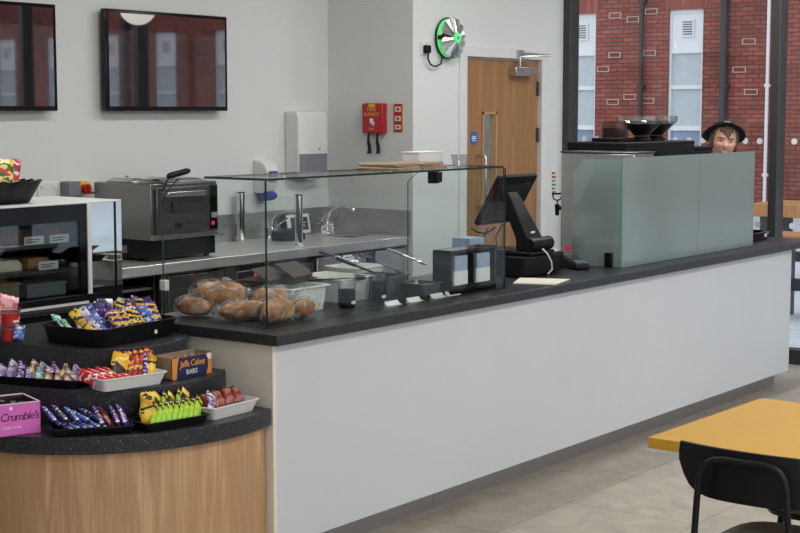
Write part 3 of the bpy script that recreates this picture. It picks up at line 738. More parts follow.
part('cable', MB().tube([(0,.09,.03),(-.02,.13,.01),(-.05,.16,.006),(-.09,.17,.006)],.004,8), W['rubber'], t)
solo('menu_sheet', MB().prism([(6.069,3.84),(6.158,3.614),(5.927,3.560),(5.855,3.741)],CT+.001,CT+.0045).prism([(6.06,3.83),(6.145,3.618),(5.935,3.568),(5.868,3.738)],CT+.0045,CT+.006,1), [W['paper'],W['paper']], 'cream paper sheet lying flat on the counter before the till', 'paper')
# tray at the far end
t = thing('serving_tray', 'black plastic serving tray at the far end of the counter', 'tray', (8.70,3.93,CT), math.radians(3))
part('tray', MB().tray(.36,.30,.055,t=.006,flare=.012), W['blackg'], t)
part('white_label', MB().box(.07,.105,-.170,-.168,.022,.042), W['white'], t)

# ---- black box with white stacks, at the right end of the food display
t = thing('cutlery_box', 'black open box with two white stacks for reflections under the glass', 'box', (5.46,3.87,CT))
bx = MB(); a0,a1,b0,b1,z1 = 5.315,5.672,3.715,3.815,1.095
bx.box(a0,a1,b0,b1,CT,CT+.015).box(a0,a1,b1-.01,b1,CT,z1).box(a0,a0+.012,b0,b1,CT,z1).box(a1-.012,a1,b0,b1,CT,z1).box(5.487,5.499,b0,b1,CT,z1).box(a0,a1,b0,b1,z1-.012,z1).box(a0,a1,b0,b0+.01,CT,CT+.04)
part('casing', bx, W['blackg'], t, bevel=.002, world=True)
for xa, xb in ((5.345,5.47),(5.518,5.65)):
    part('divider', MB().box(xa-.008,xa-.002,b0+.03,b1-.02,CT+.015,1.07), W['black'], t, world=True)
for i,(xa,xb) in enumerate(((5.355,5.462),(5.528,5.64))):  # white reflections in the glossy box, built as stacks of pale layers
    s = MB()
    for k in range(9): s.box(xa+.003*(k%2), xb-.003*((k+1)%2), b0+.012, b1-.014, CT+.0155+.0095*k, CT+.0245+.0095*k)
    for k in range(7): s.box(xa+.004+.003*(k%2), xb-.004, b0+.012, b1-.014, CT+.101+.0095*k, CT+.110+.0095*k, mi=1)
    solo('reflection_stack', s, [W['whitem'],W['napkin']], ('white layered stack for a reflection in the left half of the black box','white layered stack for a reflection in the right half of the black box')[i], 'reflection', group='reflection stacks in the black box')
s = MB()
for k in range(8): s.box(5.80+.003*(k%2),5.92,3.95,4.05,CT+.001+.0255*k,CT+.0255+.0255*k)
solo('paper_pack', s, W['napkin'], 'blue grey pack of paper standing between the glass and the till', 'pack')

# ---- pans, tubs and utensils behind the glass
def gn_pan(name, label, x, y, L, Wd, H, m, fill=None, rz=0, group='food pans behind the glass', rim=.01):
    t = thing(name, label, 'food pan', (x,y,CT), rz, group)
    part('pan', MB().tray(L,Wd,H,t=.004,flare=.010,r=.018,lip=rim), m, t)
    if fill is not None:
        rr = MB(); n = 10; vs = []; fs = []
        for i in range(n+1):
            for j in range(n+1):
                u, v = i/n-.5, j/n-.5
                vs.append((u*(L-.02), v*(Wd-.02), H*.72+.008*math.sin(9*u+3)*math.cos(8*v)+random.uniform(-.003,.003)))
        for i in range(n):
            for j in range(n): fs.append((i*(n+1)+j,(i+1)*(n+1)+j,(i+1)*(n+1)+j+1,i*(n+1)+j+1))
        f = part('filling', rr.add(vs, fs), fill, t); f['kind'] = 'stuff'
    return t
def handle(name, label, p0, p1, m, r=.008, head=None, group='serving tool handles behind the glass'):
    """a serving tool lying across a pan: flat handle with a hanging hole, a shank and a spoon bowl"""
    p0, p1 = Vector(p0), Vector(p1); t = thing(name, label, 'utensil', p1, 0, group)
    d = (p1-p0); L = d.length; q = d.to_track_quat('Z','Y'); M = Matrix.Translation(p0-p1) @ q.to_matrix().to_4x4()
    hl = L*.55
    hd = MB().loft([[(x*w,y*h,z) for x,y in ((1,.6),(.6,1),(-.6,1),(-1,.6),(-1,-.6),(-.6,-1),(.6,-1),(1,-.6))] for z,w,h in ((0,r*.9,r*.5),(.01,r*1.3,r*.7),(hl*.5,r*1.1,r*.7),(hl,r*.8,r*.6))], M=M)
    part('handle', hd, m, t)
    part('hanging_hole', MB().cyl((0,-r*.72,.014),(0,r*.72,.014),r*.45,n=12,M=M), W['steel'], t)
    part('shank', MB().cyl((0,0,hl),(0,0,L),r*.45,n=8,M=M), m if head is None else head, t)
    part('spoon_bowl', MB().lathe([(.002,L-.002),(.020,L+.012),(.026,L+.03),(.018,L+.05),(.001,L+.058)],14,M=M@Matrix.Diagonal((1,.35,1,1))), m if head is None else head, t)
    return t
gn_pan('food_pan','white plastic food tub behind the bread rolls, brown cartons on it',4.55,3.985,.21,.21,.10,W['white'],None,rim=.012)
gn_pan('food_pan','white plastic food tub right of the round black pot',4.93,4.06,.20,.24,.10,W['white'],W['cream_food'])
gn_pan('food_pan','clear rimmed food tub with pale filling at the rear of the display',5.17,4.13,.17,.16,.12,W['white'],W['cream_food'])
gn_pan('food_pan','dark grey food tub in front of the pale filled tub',5.09,3.92,.13,.16,.10,W['steel_d'],None)
gn_pan('food_pan','deep steel food pan beside the black box',5.205,3.80,.11,.12,.065,W['steel_d'],W['cream_food'])
def pot(label, x, y, r, h):
    t = thing('round_pot', label, 'pot', (x,y,CT), 0, 'black pots behind the glass')
    part('pot', MB().lathe([(r*.9,0),(r,.01),(r,h),(r-.004,h),(r-.004,.012),(0,.01)],28), W['blackg'], t)
    c = part('clear_collar', MB().lathe([(r-.001,h),(r+.002,h+.03),(r-.002,h+.03),(r-.004,h)],28,cap=False), W['bowl'], t); c['label'] = 'clear upper collar'
    part('sauce', MB().lathe([(r-.006,h*.8),(0,h*.82)],20), W['kraftd'], t)
    part('white_tag', MB().box(-.012,.012,-r-.0015,-r+.006,.018,.03), W['white'], t)
pot('round black pot with a clear collar right of the white tub', 4.735,3.83,.036,.075)
pot('black pot standing between the white tubs and the grey tub', 4.965,3.845,.03,.085)
handle('serving_spoon','black handled spoon across the first white tubs, nearest the bread',(4.72,4.17,1.035),(4.86,4.02,.985),W['black'],.008)
handle('serving_spoon','long black handled spoon lying flat over the white tub',(4.66,3.98,1.01),(4.90,3.92,1.0),W['black'],.006)
handle('serving_spoon','thick black handle with a steel hole over the grey tub',(5.02,4.12,1.065),(5.10,3.98,1.005),W['black'],.011)
handle('serving_spoon','dark blue handled spoon resting in the pale filled tub',(5.11,4.29,1.075),(5.19,4.19,1.04),W['navy'],.009,W['steel'])
handle('serving_spoon','thin black tool leaning towards the black box',(5.18,4.14,1.075),(5.27,3.99,1.0),W['black'],.005)
handle('serving_spoon','grey handled spoon with a round hole leaning on the black box',(5.36,4.10,1.08),(5.44,4.0,1.03),W['greyp'],.010,W['steel'])
# label strips along the front
for i, px in enumerate((4.905, 5.055, 5.225, 5.335)):
    solo('ticket_strip', MB().box(-.045,.045,-.012,.012,0,.004).loft([[(-.045,-.002,.004),(.045,-.002,.004),(.045,.004,.004),(-.045,.004,.004)],[(-.045,.010,.018),(.045,.010,.018),(.045,.013,.018),(-.045,.013,.018)]]), W['whitem'],
         f'{ORD[i]} white ticket strip from the left along the food display front', 'ticket', loc=(px,3.722,CT), group='ticket strips along the display front')
# brown cartons
for i,(x,y,z,rx,rz,label) in enumerate((
    (4.43,4.02,1.004,.15,.25,'dark brown card carton, leftmost on the white food tub'),
    (4.57,4.0,1.006,.2,.2,'dark brown card carton, middle one on the white food tub'),
    (4.70,4.12,1.0,.1,.1,'dark brown card carton, rightmost beside the white food tub'))):
    t = thing('card_carton', label, 'carton', (x,y,z), rz, 'brown cartons on the white tub')
    part('tray', MB().loft([[(-.06,-.05,0),(.06,-.05,0),(.06,.05,0),(-.06,.05,0)],[(-.08,-.07,.03),(.08,-.07,.03),(.08,.07,.03),(-.08,.07,.03)],[(-.077,-.067,.03),(.077,-.067,.03),(.077,.067,.03),(-.077,.067,.03)],[(-.058,-.048,.004),(.058,-.048,.004),(.058,.048,.004),(-.058,.048,.004)]]), W['kraftd'], t, smooth=0)
    part('lid', MB().box(-.08,.08,0,.09,-.002,.001,M=Matrix.Translation((0,-.069,.031))@Matrix.Rotation(rx+.35,4,'X')), W['kraftd'], t)

# ---- on the glass top
for i,(x,y,z,rz,w,d) in enumerate(((5.02,3.83,0,.05,.16,.22),(5.21,3.83,0,-.03,.17,.22),(5.03,3.84,.014,.02,.16,.20),(5.215,3.84,.014,.06,.16,.20))):
    h = .013
    m = MB().loft([[(-w/2+.01*math.sin(k),-d/2,0.0),(w/2,-d/2,0),(w/2,d/2,0),(-w/2,d/2,0)] if k==0 else [(-w/2,-d/2+.005,h*.5+.004*math.sin(i)),(w/2-.004,-d/2,h*.5),(w/2,d/2,h*.5),(-w/2,d/2,h*.6)] if k==1 else [(-w/2+.006,-d/2+.003,h*.8),(w/2,-d/2+.006,h),(w/2-.01,d/2,h),(-w/2+.01,d/2,h)] for k in range(3)])
    solo('kraft_bag', m, W['kraft'], ['brown paper bag pile, lower left on the glass top','brown paper bag pile, lower right on the glass top','brown paper bag pile, upper left on the glass top','brown paper bag pile, upper right on the glass top'][i], 'paper bag', loc=(x,y,1.4555+z), rot=(0,0,rz), group='brown paper bags on the glass top', bevel=.001)
t = thing('card_box', 'shallow white card box behind the brown bags on the glass top', 'box', (5.40,3.93,1.4555), math.radians(2))
part('box', MB().box(-.095,.095,-.045,.045,0,.060), W['whitem'], t, bevel=.002)
part('lid', MB().box(-.098,.098,-.048,.048,.060,.066), W['whitem'], t, bevel=.001)
t = thing('clear_tub', 'clear plastic tub beside the white box on the glass top', 'tub', (5.50,3.80,1.4555))
part('tub', MB().lathe([(.030,.001),(.040,.05),(.038,.05),(.028,.003)],24), W['bowl'], t)
part('rim', MB().lathe([(.039,.048),(.043,.05),(.043,.053),(.038,.053)],24), W['bowl'], t)
# ================================================================ back counter
BY = 5.72
m = MB().box(4.7,7.42,BY,6.395,.845,.90).box(7.42,7.72,BY,5.97,.845,.90).box(7.42,7.72,6.24,6.395,.845,.90).box(7.70,7.72,5.97,6.24,.845,.90)
solo('steel_worktop', m, W['steel_t'], 'long steel worktop along the back wall carrying oven and taps', 'worktop', bevel=.004)
t = thing('splashback', 'grey steel splashback behind the taps and along the return wall', 'splashback', (6.4,6.39,.90))
part('back_sheet', MB().box(4.7,7.715,6.392,6.399,.902,1.066), W['steel_h'], t, world=True)
part('side_sheet', MB().box(7.716,7.7235,5.715,6.392,.902,1.066), W['steel_h'], t, world=True)
def under(name, label, x0, x1, cat, build):
    t = thing(name, label, cat, ((x0+x1)/2, 6.05, 0), 0, 'steel units under the back worktop')
    part('carcass', MB().box(x0,x0+.012,5.775,6.36,.10,.84).box(x1-.012,x1,5.775,6.36,.10,.84).box(x0,x1,6.35,6.36,.10,.84).box(x0,x1,5.775,6.36,.10,.112).box(x0,x1,5.775,6.36,.83,.84), W['steel_d'], t, world=True)
    for x in (x0+.06,x1-.06):
        for y in (5.84,6.3): part('leg', MB().cyl((x,y,0),(x,y,.10),.018,n=12), W['chrome'], t, world=True)
    build(t, x0, x1)
    return t
def recessed_handle(parent, x0, x1, z0, z1, y=5.742):
    h = part('handle', MB().box(x0,x1,y-.006,y,z0,z0+.012).box(x0,x1,y-.006,y,z1-.012,z1).box(x0,x0+.012,y-.006,y,z0,z1).box(x1-.012,x1,y-.006,y,z0,z1).box(x0+.012,x1-.012,y-.012,y-.004,(z0+z1)/2,(z0+z1)/2+.018), W['chrome'], parent, world=True)
    part('handle_recess', MB().box(x0+.012,x1-.012,y-.003,y,z0+.012,z1-.012), W['black'], h, world=True)
def b_shelf(t, x0, x1):
    for z in (.30,.52,.68,.76):
        part('shelf', MB().box(x0+.012,x1-.012,5.79,6.34,z,z+.014), W['steel'], t, world=True)
    part('back_liner', MB().box(x0+.012,x1-.012,6.33,6.35,.112,.83), W['black'], t, world=True)
def b_door(t, x0, x1):
    d = part('door', MB().box(x0+.055,x1-.01,5.742,5.772,.13,.825), W['steel_d'], t, bevel=.004, world=True)
    part('stile', MB().box(x0,x0+.05,5.745,5.772,.10,.835), W['steel_d'], t, world=True)
    recessed_handle(d, 5.80, 5.91, .755, .83-.005)
def b_appl(t, x0, x1):
    part('stile', MB().box(x0,x0+.08,5.745,5.772,.10,.835), W['steel_d'], t, world=True)
    p = part('control_panel', MB().box(x0+.085,x1-.01,5.74,5.772,.745,.805), W['steel_d'], t, world=True, bevel=.003)
    part('display', MB().box(x0+.10,x0+.32,5.737,5.741,.755,.797), W['blackg'], p, world=True)
    part('lit_digits', MB().box(x0+.225,x0+.255,5.735,5.738,.768,.786), W['led'], p, world=True)
    part('dial', MB().cyl((x0+.36,5.74,.775),(x0+.36,5.722,.775),.014,n=16), W['chrome'], p, world=True)
    d = part('door', MB().box(x0+.085,x1-.01,5.742,5.772,.13,.735), W['steel'], t, bevel=.004, world=True)
    part('window', MB().box(x0+.13,x1-.055,5.738,5.743,.25,.66), W['blackg'], d, world=True)
    part('handle', MB().tube([(x0+.14,5.742,.70),(x0+.14,5.715,.70),(x1-.07,5.715,.70),(x1-.07,5.742,.70)],.008,8), W['chrome'], d, world=True)
def b_two(t, x0, x1):
    xm = 7.215
    for a,b,h0,h1 in ((x0+.01,xm-.004,7.045,7.16),(xm+.004,x1-.01,7.265,7.38)):
        d = part('door', MB().box(a,b,5.742,5.772,.13,.825), W['steel'], t, bevel=.004, world=True)
        recessed_handle(d, h0, h1, .755, .825)
under('open_rack', 'open steel rack under the oven, left of the grey fridge door', 5.0, 5.53, 'rack', b_shelf)
under('undercounter_fridge', 'grey fridge door unit with a steel handle below the oven', 5.54, 6.03, 'fridge', b_door)
under('undercounter_oven', 'steel appliance with a red lit control strip under the worktop', 6.035, 6.80, 'appliance', b_appl)
under('steel_cupboard', 'bright steel double door cupboard below the taps', 6.81, 7.71, 'cupboard', b_two)

# ---- oven
t = thing('combi_oven', 'stainless steel oven with a front door and black base on the back worktop', 'oven', (5.79,6.0,.90))
part('body', MB().box(5.54,6.04,5.81,6.25,1.015,1.315), W['steel_o'], t, bevel=.004, world=True)
part('base', MB().box(5.545,6.035,5.82,6.24,.915,1.015), W['black'], t, bevel=.004, world=True)
part('trim_strip', MB().box(5.54,6.04,5.80,5.815,1.015,1.04), W['steel'], t, world=True)
d = part('door', MB().box(5.565,5.965,5.79,5.812,1.05,1.295), W['steel_d'], t, bevel=.004, world=True); d['label'] = 'grey steel oven door'
part('handle', MB().box(5.61,5.90,5.75,5.768,1.245,1.272).box(5.61,5.63,5.768,5.792,1.247,1.27).box(5.88,5.90,5.768,5.792,1.247,1.27), W['steel'], d, bevel=.004, world=True)
part('sight_glass', MB().box(5.665,5.678,5.787,5.791,1.16,1.215), W['chrome'], d, world=True)
part('plate', MB().box(5.69,5.75,5.787,5.791,1.075,1.10), W['chrome'], d, world=True)
cp = part('control_panel', MB().box(5.972,6.032,5.795,5.812,1.05,1.295), W['blackg'], t, bevel=.002, world=True)
part('display', MB().box(5.98,6.025,5.792,5.796,1.115,1.145), W['greyp'], cp, world=True)
part('lit_button', MB().cyl((5.99,5.796,1.085),(5.99,5.790,1.085),.012,n=14), W['led'], cp, world=True)
part('vent_panel', MB().box(5.537,5.542,6.0,6.2,.94,.98), W['greyp'], t, world=True)
part('side_latch', MB().cyl((5.54,6.05,1.10),(5.52,6.05,1.10),.012,n=12), W['chrome'], t, world=True)
for x in (5.58,6.0):
    for y in (5.86,6.2): part('foot', MB().cyl((x,y,.90),(x,y,.917),.018,n=12), W['rubber'], t, world=True)
def lid(label, x0, x1, y0, y1):
    t = thing('pan_lid', label, 'lid', ((x0+x1)/2,(y0+y1)/2,1.315))
    part('lid', MB().loft([[(x0,y0,1.316),(x1,y0,1.316),(x1,y1,1.316),(x0,y1,1.316)],[(x0,y0,1.322),(x1,y0,1.322),(x1,y1,1.322),(x0,y1,1.322)],[(x0+.03,y0+.02,1.338),(x1-.05,y0+.02,1.338),(x1-.05,y1-.02,1.338),(x0+.03,y1-.02,1.338)]]), W['steel'], t, world=True, bevel=.002)
    part('knob', MB().lathe([(.006,1.338),(.012,1.346),(.004,1.351)],14,loc=((x0+x1)/2-.01,(y0+y1)/2,0)), W['chrome'], t, world=True)
lid('small steel pan lid at the rear left of the oven top', 5.585, 5.72, 6.0, 6.2)
lid('wider steel pan lid at the front of the oven top', 5.60, 5.98, 5.83, 5.97)
t = thing('oven_peel', 'black handled steel peel lying across the oven top', 'utensil', (5.75,5.86,1.34))
part('handle', MB().tube([(5.648,5.79,1.352),(5.665,5.79,1.357),(5.80,5.80,1.376),(5.82,5.80,1.379)],[.011,.017,.017,.010],12), W['black'], t, world=True)
part('shank', MB().tube([(5.66,5.79,1.354),(5.582,5.775,1.262)],.004,8), W['blackm'], t, world=True)
part('blade', MB().box(5.60,5.655,5.795,5.9,1.345,1.349), W['steel'], t, world=True)

# ---- sink, taps, card
t = thing('hand_basin', 'round steel hand basin set into the worktop by the return wall', 'sink', (7.56,6.105,.88))
part('bowl', MB().lathe([(.128,.903),(.120,.907),(.108,.902),(.098,.875),(.05,.858),(0,.856),(0,.852),(.055,.853),(.102,.87),(.112,.895)],36,loc=(7.56,6.105,0)), W['chrome'], t, world=True)
part('drain', MB().cyl((7.56,6.105,.856),(7.56,6.105,.861),.022,n=18), W['steel_d'], t, world=True)
def tap(x, y, label, dirx=0):
    t = thing('mixer_tap', label, 'tap', (x,y,.90), 0, 'mixer taps on the back worktop')
    part('base', MB().lathe([(.028,0),(.030,.006),(.020,.016),(.017,.055),(.020,.06),(.018,.075)],20).tube([(-.055,0,.045),(.055,0,.045)],.014,12).cyl((-.055,0,0),(-.055,0,.045),.012,n=12).cyl((.055,0,0),(.055,0,.045),.012,n=12), W['chrome'], t)
    part('spout', MB().tube([(0,0,.07),(0,-.01,.115),(.01,-.045,.155),(.03,-.11,.178),(.045,-.165,.175),(.048,-.185,.160),(.048,-.188,.145)],[.013,.012,.011,.011,.011,.012,.012],14), W['chrome'], t)
    for s in (-1,1):
        part('lever', MB().cyl((s*.055,0,.045),(s*.055,0,.075),.016,n=14).tube([(s*.055,0,.078),(s*.075,-.025,.10),(s*.095,-.05,.125)],[.008,.006,.007],10), W['chrome'], t)
tap(7.045, 6.30, 'chrome mixer tap between the two steel posts')
tap(7.60, 6.31, 'chrome mixer tap over the round hand basin')
t = thing('notice_card', 'white framed notice card with a dark picture between the taps', 'card', (7.345,6.36,.90), 0)
Mc = Matrix.Translation((7.345,6.33,.912)) @ Matrix.Rotation(-.18,4,'X')
part('card', MB().box(-.11,.11,-.003,.003,0,.125,M=Mc), W['whitem'], t, world=True)
part('picture', MB().box(-.075,.09,-.0045,-.0028,.02,.105,M=Mc), W['photo'], t, world=True)
part('print_lines', MB().box(-.04,.06,-.0055,-.0042,.045,.053,M=Mc).box(-.04,.07,-.0055,-.0042,.066,.074,M=Mc).box(-.04,.05,-.0055,-.0042,.086,.092,M=Mc), W['napkin'], t, world=True)
part('stand', MB().box(-.05,.05,.003,.03,-.010,.003,M=Mc), W['greyp'], t, world=True)
# glass splash guard on two steel posts, dividing the worktop
t = thing('splash_guard', 'clear glass splash guard between two steel posts on the back worktop', 'screen', (6.81,6.15,.90))
for y in (5.875, 6.345):
    p = part('post', MB().cyl((6.81,y,.905),(6.81,y,1.198),.024,n=20), W['chrome'], t, world=True)
    part('post_foot', MB().cyl((6.81,y,.90),(6.81,y,.906),.036,n=20), W['steel'], p, world=True)
    part('post_cap', MB().cyl((6.81,y,1.198),(6.81,y,1.203),.0245,n=20), W['black'], p, world=True)
part('glass', MB().box(6.807,6.813,5.90,6.32,.93,1.19, edge=('x',1)), [W['glass'],W['edge']], t, world=True)
solo('black_cloth', MB().loft([[(-.10,-.06,0),(.10,-.06,0),(.10,.06,0),(-.10,.06,0)],[(-.10,-.055,.05),(.09,-.06,.04),(.095,.05,.06),(-.09,.055,.055)],[(-.07,-.03,.065),(.06,-.03,.05),(.06,.03,.07),(-.05,.03,.068)]]), W['black'], 'black soap tray behind the left steel post', 'tray', loc=(7.04,6.16,.9005), bevel=.006)

# ================================================================ cake chiller on its cabinet
t = thing('chiller_cabinet', 'dark cabinet carrying the glass cake chiller behind the snack shelves', 'cabinet', (3.85,5.0,0))
part('body', MB().box(3.2,4.40,4.76,5.25,.08,.88), W['blackm'], t, world=True)
part('top', MB().box(3.2,4.41,4.74,5.26,.88,.90), W['granite'], t, bevel=.002, world=True)
part('plinth', MB().box(3.24,4.36,4.80,5.21,0,.08), W['steel_d'], t, world=True)
t = thing('cake_chiller', 'black framed glass cake chiller standing behind the snack shelves', 'chiller', (3.8,5.0,.90))
x0,x1,y0,y1,z0,z1 = 3.24,4.36,4.752,5.2,.903,1.328
part('base', MB().box(x0,x1,y0,y1,z0,.945), W['black'], t, bevel=.003, world=True)
part('front_strip', MB().box(x0,4.17,y0-.004,y0,.905,.916), W['white'], t, world=True)
part('roof', MB().box(x0,x1,y0-.002,y1,z1-.008,z1), W['white'], t, bevel=.002, world=True)
part('front_frame', MB().box(x0,4.172,y0,y0+.02,1.25,z1-.008).box(4.13,4.172,y0,y0+.02,.945,1.25).box(x0,x0+.04,y0,y0+.02,.945,1.25), W['blackg'], t, world=True)
part('corner_post', MB().box(4.168,4.188,y0-.006,y0+.03,.945,z1-.008), W['upvc'], t, world=True)
part('front_glass', MB().box(x0+.04,4.13,y0+.004,y0+.010,.945,1.25, edge=('y',1)), [W['dark_glass'],W['edge']], t, world=True)
mp = part('mirror_panel', MB().box(4.188,4.318,y0,y0+.01,.945,z1-.008).box(4.330,4.36,y0,y0+.01,.945,z1-.008), W['mirror'], t, world=True); mp['label'] = 'mirror polished side panel'
part('black_strip', MB().box(4.318,4.330,y0-.001,y0+.01,.945,z1-.008), W['blackg'], t, world=True)
part('back_panel', MB().box(x0,x1,y1-.012,y1,.945,z1-.008).box(4.172,4.184,y0+.03,y1-.012,.945,z1-.008), W['blackm'], t, world=True)
for z in (1.045, 1.15):
    part('wire_shelf', MB().box(x0+.01,4.165,y0+.05,y1-.03,z,z+.006).box(x0+.01,4.165,y0+.045,y0+.05,z-.004,z+.012), W['steel_d'], t, world=True)
def pack(name, label, x, y, z, w, d, h, m, lidm=None, group=None):
    t = thing(name, label, 'cake', (x,y,z), 0, group)
    part('cake', MB().loft([[(-w/2,-d/2,.004),(w/2,-d/2,.004),(w/2,d/2,.004),(-w/2,d/2,.004)],[(-w/2,-d/2,h*.6),(w/2,-d/2,h*.6),(w/2,d/2,h*.6),(-w/2,d/2,h*.6)],[(-w/2+.012,-d/2+.012,h),(w/2-.012,-d/2+.012,h),(w/2-.012,d/2-.012,h),(-w/2+.012,d/2-.012,h)]]), m, t, bevel=.004)
    part('tray', MB().box(-w/2-.008,w/2+.008,-d/2-.008,d/2+.008,0,.006), lidm or W['whitem'], t)
for i in range(5):
    pack('cake_pack', f'red brown cake pack, {ORD[i]} from the left on the upper chiller shelf', 3.66+.105*i, 4.90+.02*(i%2), 1.157, .085, .12, .055+.012*(i%3), W['cake'], W['whitem'], 'cake packs on the upper chiller shelf')
for i in range(3):
    pack('pastry_tray', f'tray of golden pastry, {ORD[i]} from the left on the middle chiller shelf', 3.70+.15*i, 4.93, 1.052, .12, .16, .05, (W['cake2'],W['cream_food'],W['cake2'])[i], W['chrome'], 'pastry trays on the middle chiller shelf')
for i,(x,w,h,mm,l) in enumerate(((3.76,.20,.06,W['kraft'],'brown card cake box on the chiller floor'),(4.0,.20,.045,W['greyp'],'grey speckled cake box on the chiller floor'))):
    t = thing('cake_box', l, 'box', (x,4.90,.945)); part('box', MB().box(-w/2,w/2,-.09,.09,.001,h), mm, t, bevel=.003); part('lid', MB().box(-w/2-.004,w/2+.004,-.094,.094,h,h+.012), mm, t, bevel=.002)
for i,(x,z,l) in enumerate(((3.93,1.163,'white price card on the upper chiller shelf edge, left one'),(4.06,1.163,'white price card on the upper chiller shelf edge, right one'),(4.0,1.058,'white price card on the middle chiller shelf edge'))):
    t = thing('price_card', l, 'price card', (x,4.797,z), 0, 'price cards in the chiller')
    part('card', MB().box(-.05,.05,-.001,.001,0,.034), W['whitem'], t); part('print_lines', MB().box(-.04,.03,-.0018,-.0008,.020,.024).box(-.04,.02,-.0018,-.0008,.010,.014), W['ink'], t)

# basket of crisps on the chiller
t = thing('wavy_basket', 'black wavy sided basket of crisps on top of the chiller', 'basket', (3.765,4.95,z1))
rings = []
for z, l, w, wv in ((0,.40,.22,.0),(.004,.42,.23,.004),(.085,.50,.30,.010),(.092,.51,.31,.011),(.092,.495,.295,.011),(.012,.41,.22,.003)):
    ring = []; n = 80
    for k in range(n):
        a = 2*PI*k/n; c, s = math.cos(a), math.sin(a)
        e = (abs(c)**6+abs(s)**6)**(-1/6)
        ring.append((c*e*l/2*(1+wv*2*math.sin(k*PI/2)), s*e*w/2*(1+wv*3*math.sin(k*PI/2)), z+(.004*math.sin(k*PI/2) if z > .08 else 0)))
    rings.append(ring)
part('basket', MB().loft(rings), W['black'], t)
# ================================================================ wrapped goods
def bar_mesh(L, Wd, T, crimp=.10, nx=7, nz=14, puff=1.0, zig=True):
    """flow wrapped pack standing on its end: puffed middle, flat crimped ends with a zigzag cut; z runs 0..L"""
    m = MB(); front = []; back = []
    for j in range(nz+1):
        v = j/nz; e = min(v, 1-v)/crimp
        th = T/2*(min(1, max(0,(e-.6)/.5))**.6)*puff + .0006
        wv = Wd/2*(1 if e > 1 else .94+.06*max(0,e))
        for i in range(nx+1):
            u = i/nx*2-1
            z = v*L + (.0022*(1 if i % 2 else -1)*(1 if v == 1 else -1) if (zig and (j == 0 or j == nz)) else 0)
            y = th*(1-abs(u)**4)**.5 + (.0008*math.sin(17*u+9*v) if 0 < e else 0)
            front.append((u*wv, -y, z+.0022)); back.append((u*wv, y*.9, z+.0022))
    n = nx+1; fs = []
    for j in range(nz):
        for i in range(nx): fs.append((j*n+i, j*n+i+1, (j+1)*n+i+1, (j+1)*n+i))
    o = len(front)
    fb = [tuple(k+o for k in reversed(f)) for f in fs]
    vs = front+back
    for j in range(nz):
        fs.append((j*n, (j+1)*n, (j+1)*n+o, j*n+o)); fs.append(((j+1)*n-1, (j+2)*n-1, (j+2)*n-1+o, (j+1)*n-1+o))
    for i in range(nx):
        fs.append((i, i+o, i+1+o, i+1)); b = nz*n; fs.append((b+i, b+i+1, b+i+1+o, b+i+o))
    return m.add(vs, fs+fb)
PROTO = {}
def bar(kind, dims, name, label, cat, loc, rot, group):
    key = (kind, dims)
    if key not in PROTO:
        o = part(name, bar_mesh(*dims), W[kind], None, smooth=.9); PROTO[key] = o
        o.location = loc; o.rotation_euler = rot
        return tag(o, label, cat, group)
    o = PROTO[key].copy(); COL.objects.link(o); o.name = name; o.location = loc; o.rotation_euler = rot
    return tag(o, label, cat, group)

# ================================================================ curved snack stand
SX, SY = 3.76, 4.18
def outline(rx, ry, yb=4.70, xr=3.999, n=40, thick=0):
    """plan of a tier: curved front, straight left side, ends on the counter's end panel"""
    a1 = -math.acos(min(1,(xr-SX)/rx)); pts = []
    for k in range(n+1):
        a = a1 + (-PI-a1)*k/n
        pts.append((SX+rx*math.cos(a), SY+ry*math.sin(a)))
    pts += [(SX-rx, yb), (xr, yb)]
    return pts
t = thing('snack_stand', 'curved oak and dark stone snack stand at the counter end', 'display stand', (SX,SY,0))
part('oak_front', MB().prism(outline(.635,.605),.10,.569), W['oak'], t, world=True, smooth=.5)
part('plinth', MB().prism(outline(.58,.55),0,.10), W['steel_d'], t, world=True)
for (rx,ry,za,zb) in ((.665,.635,.569,.628),(.435,.44,.628,.747),(.295,.29,.747,.865)):
    part('stone_tier', MB().prism(outline(rx,ry),za,zb), W['granite'], t, world=True, smooth=.5, bevel=.002)
Z1, Z2, Z3 = .6285, .7475, .8655
def tray(name, label, x, y, z, ang, L, Wd, H, m, flare=.01, group=None):
    t = thing(name, label, 'tray', (x,y,z), math.radians(ang), group)
    part('tray', MB().tray(L,Wd,H,t=.003,flare=flare,r=.015,lip=.004), m, t)
    return t
def row(cx, cy, z, ang, n, span, kind, dims, name, labelf, cat, group, yaw=0, lean=.25, roll=0, off=0, jit=.05, dz=.006):
    """n packs filed along a tray, each leaning"""
    ca, sa = math.cos(math.radians(ang)), math.sin(math.radians(ang)); out = []
    for i in range(n):
        s = (i/(max(1,n-1))-.5)*span
        k = kind[i % len(kind)] if isinstance(kind, (list,tuple)) else kind
        R = Euler((-lean+random.uniform(-jit,jit), roll+random.uniform(-jit,jit), math.radians(ang+yaw)+random.uniform(-jit,jit)))
        out.append(bar(k, dims, name, labelf(i), cat, (cx+ca*s-sa*off, cy+sa*s+ca*off, z+dz+random.uniform(0,.004)), R, group))
    return out
fromleft = lambda what, n: (lambda i: f'{what}, {ORD[i]} from left')

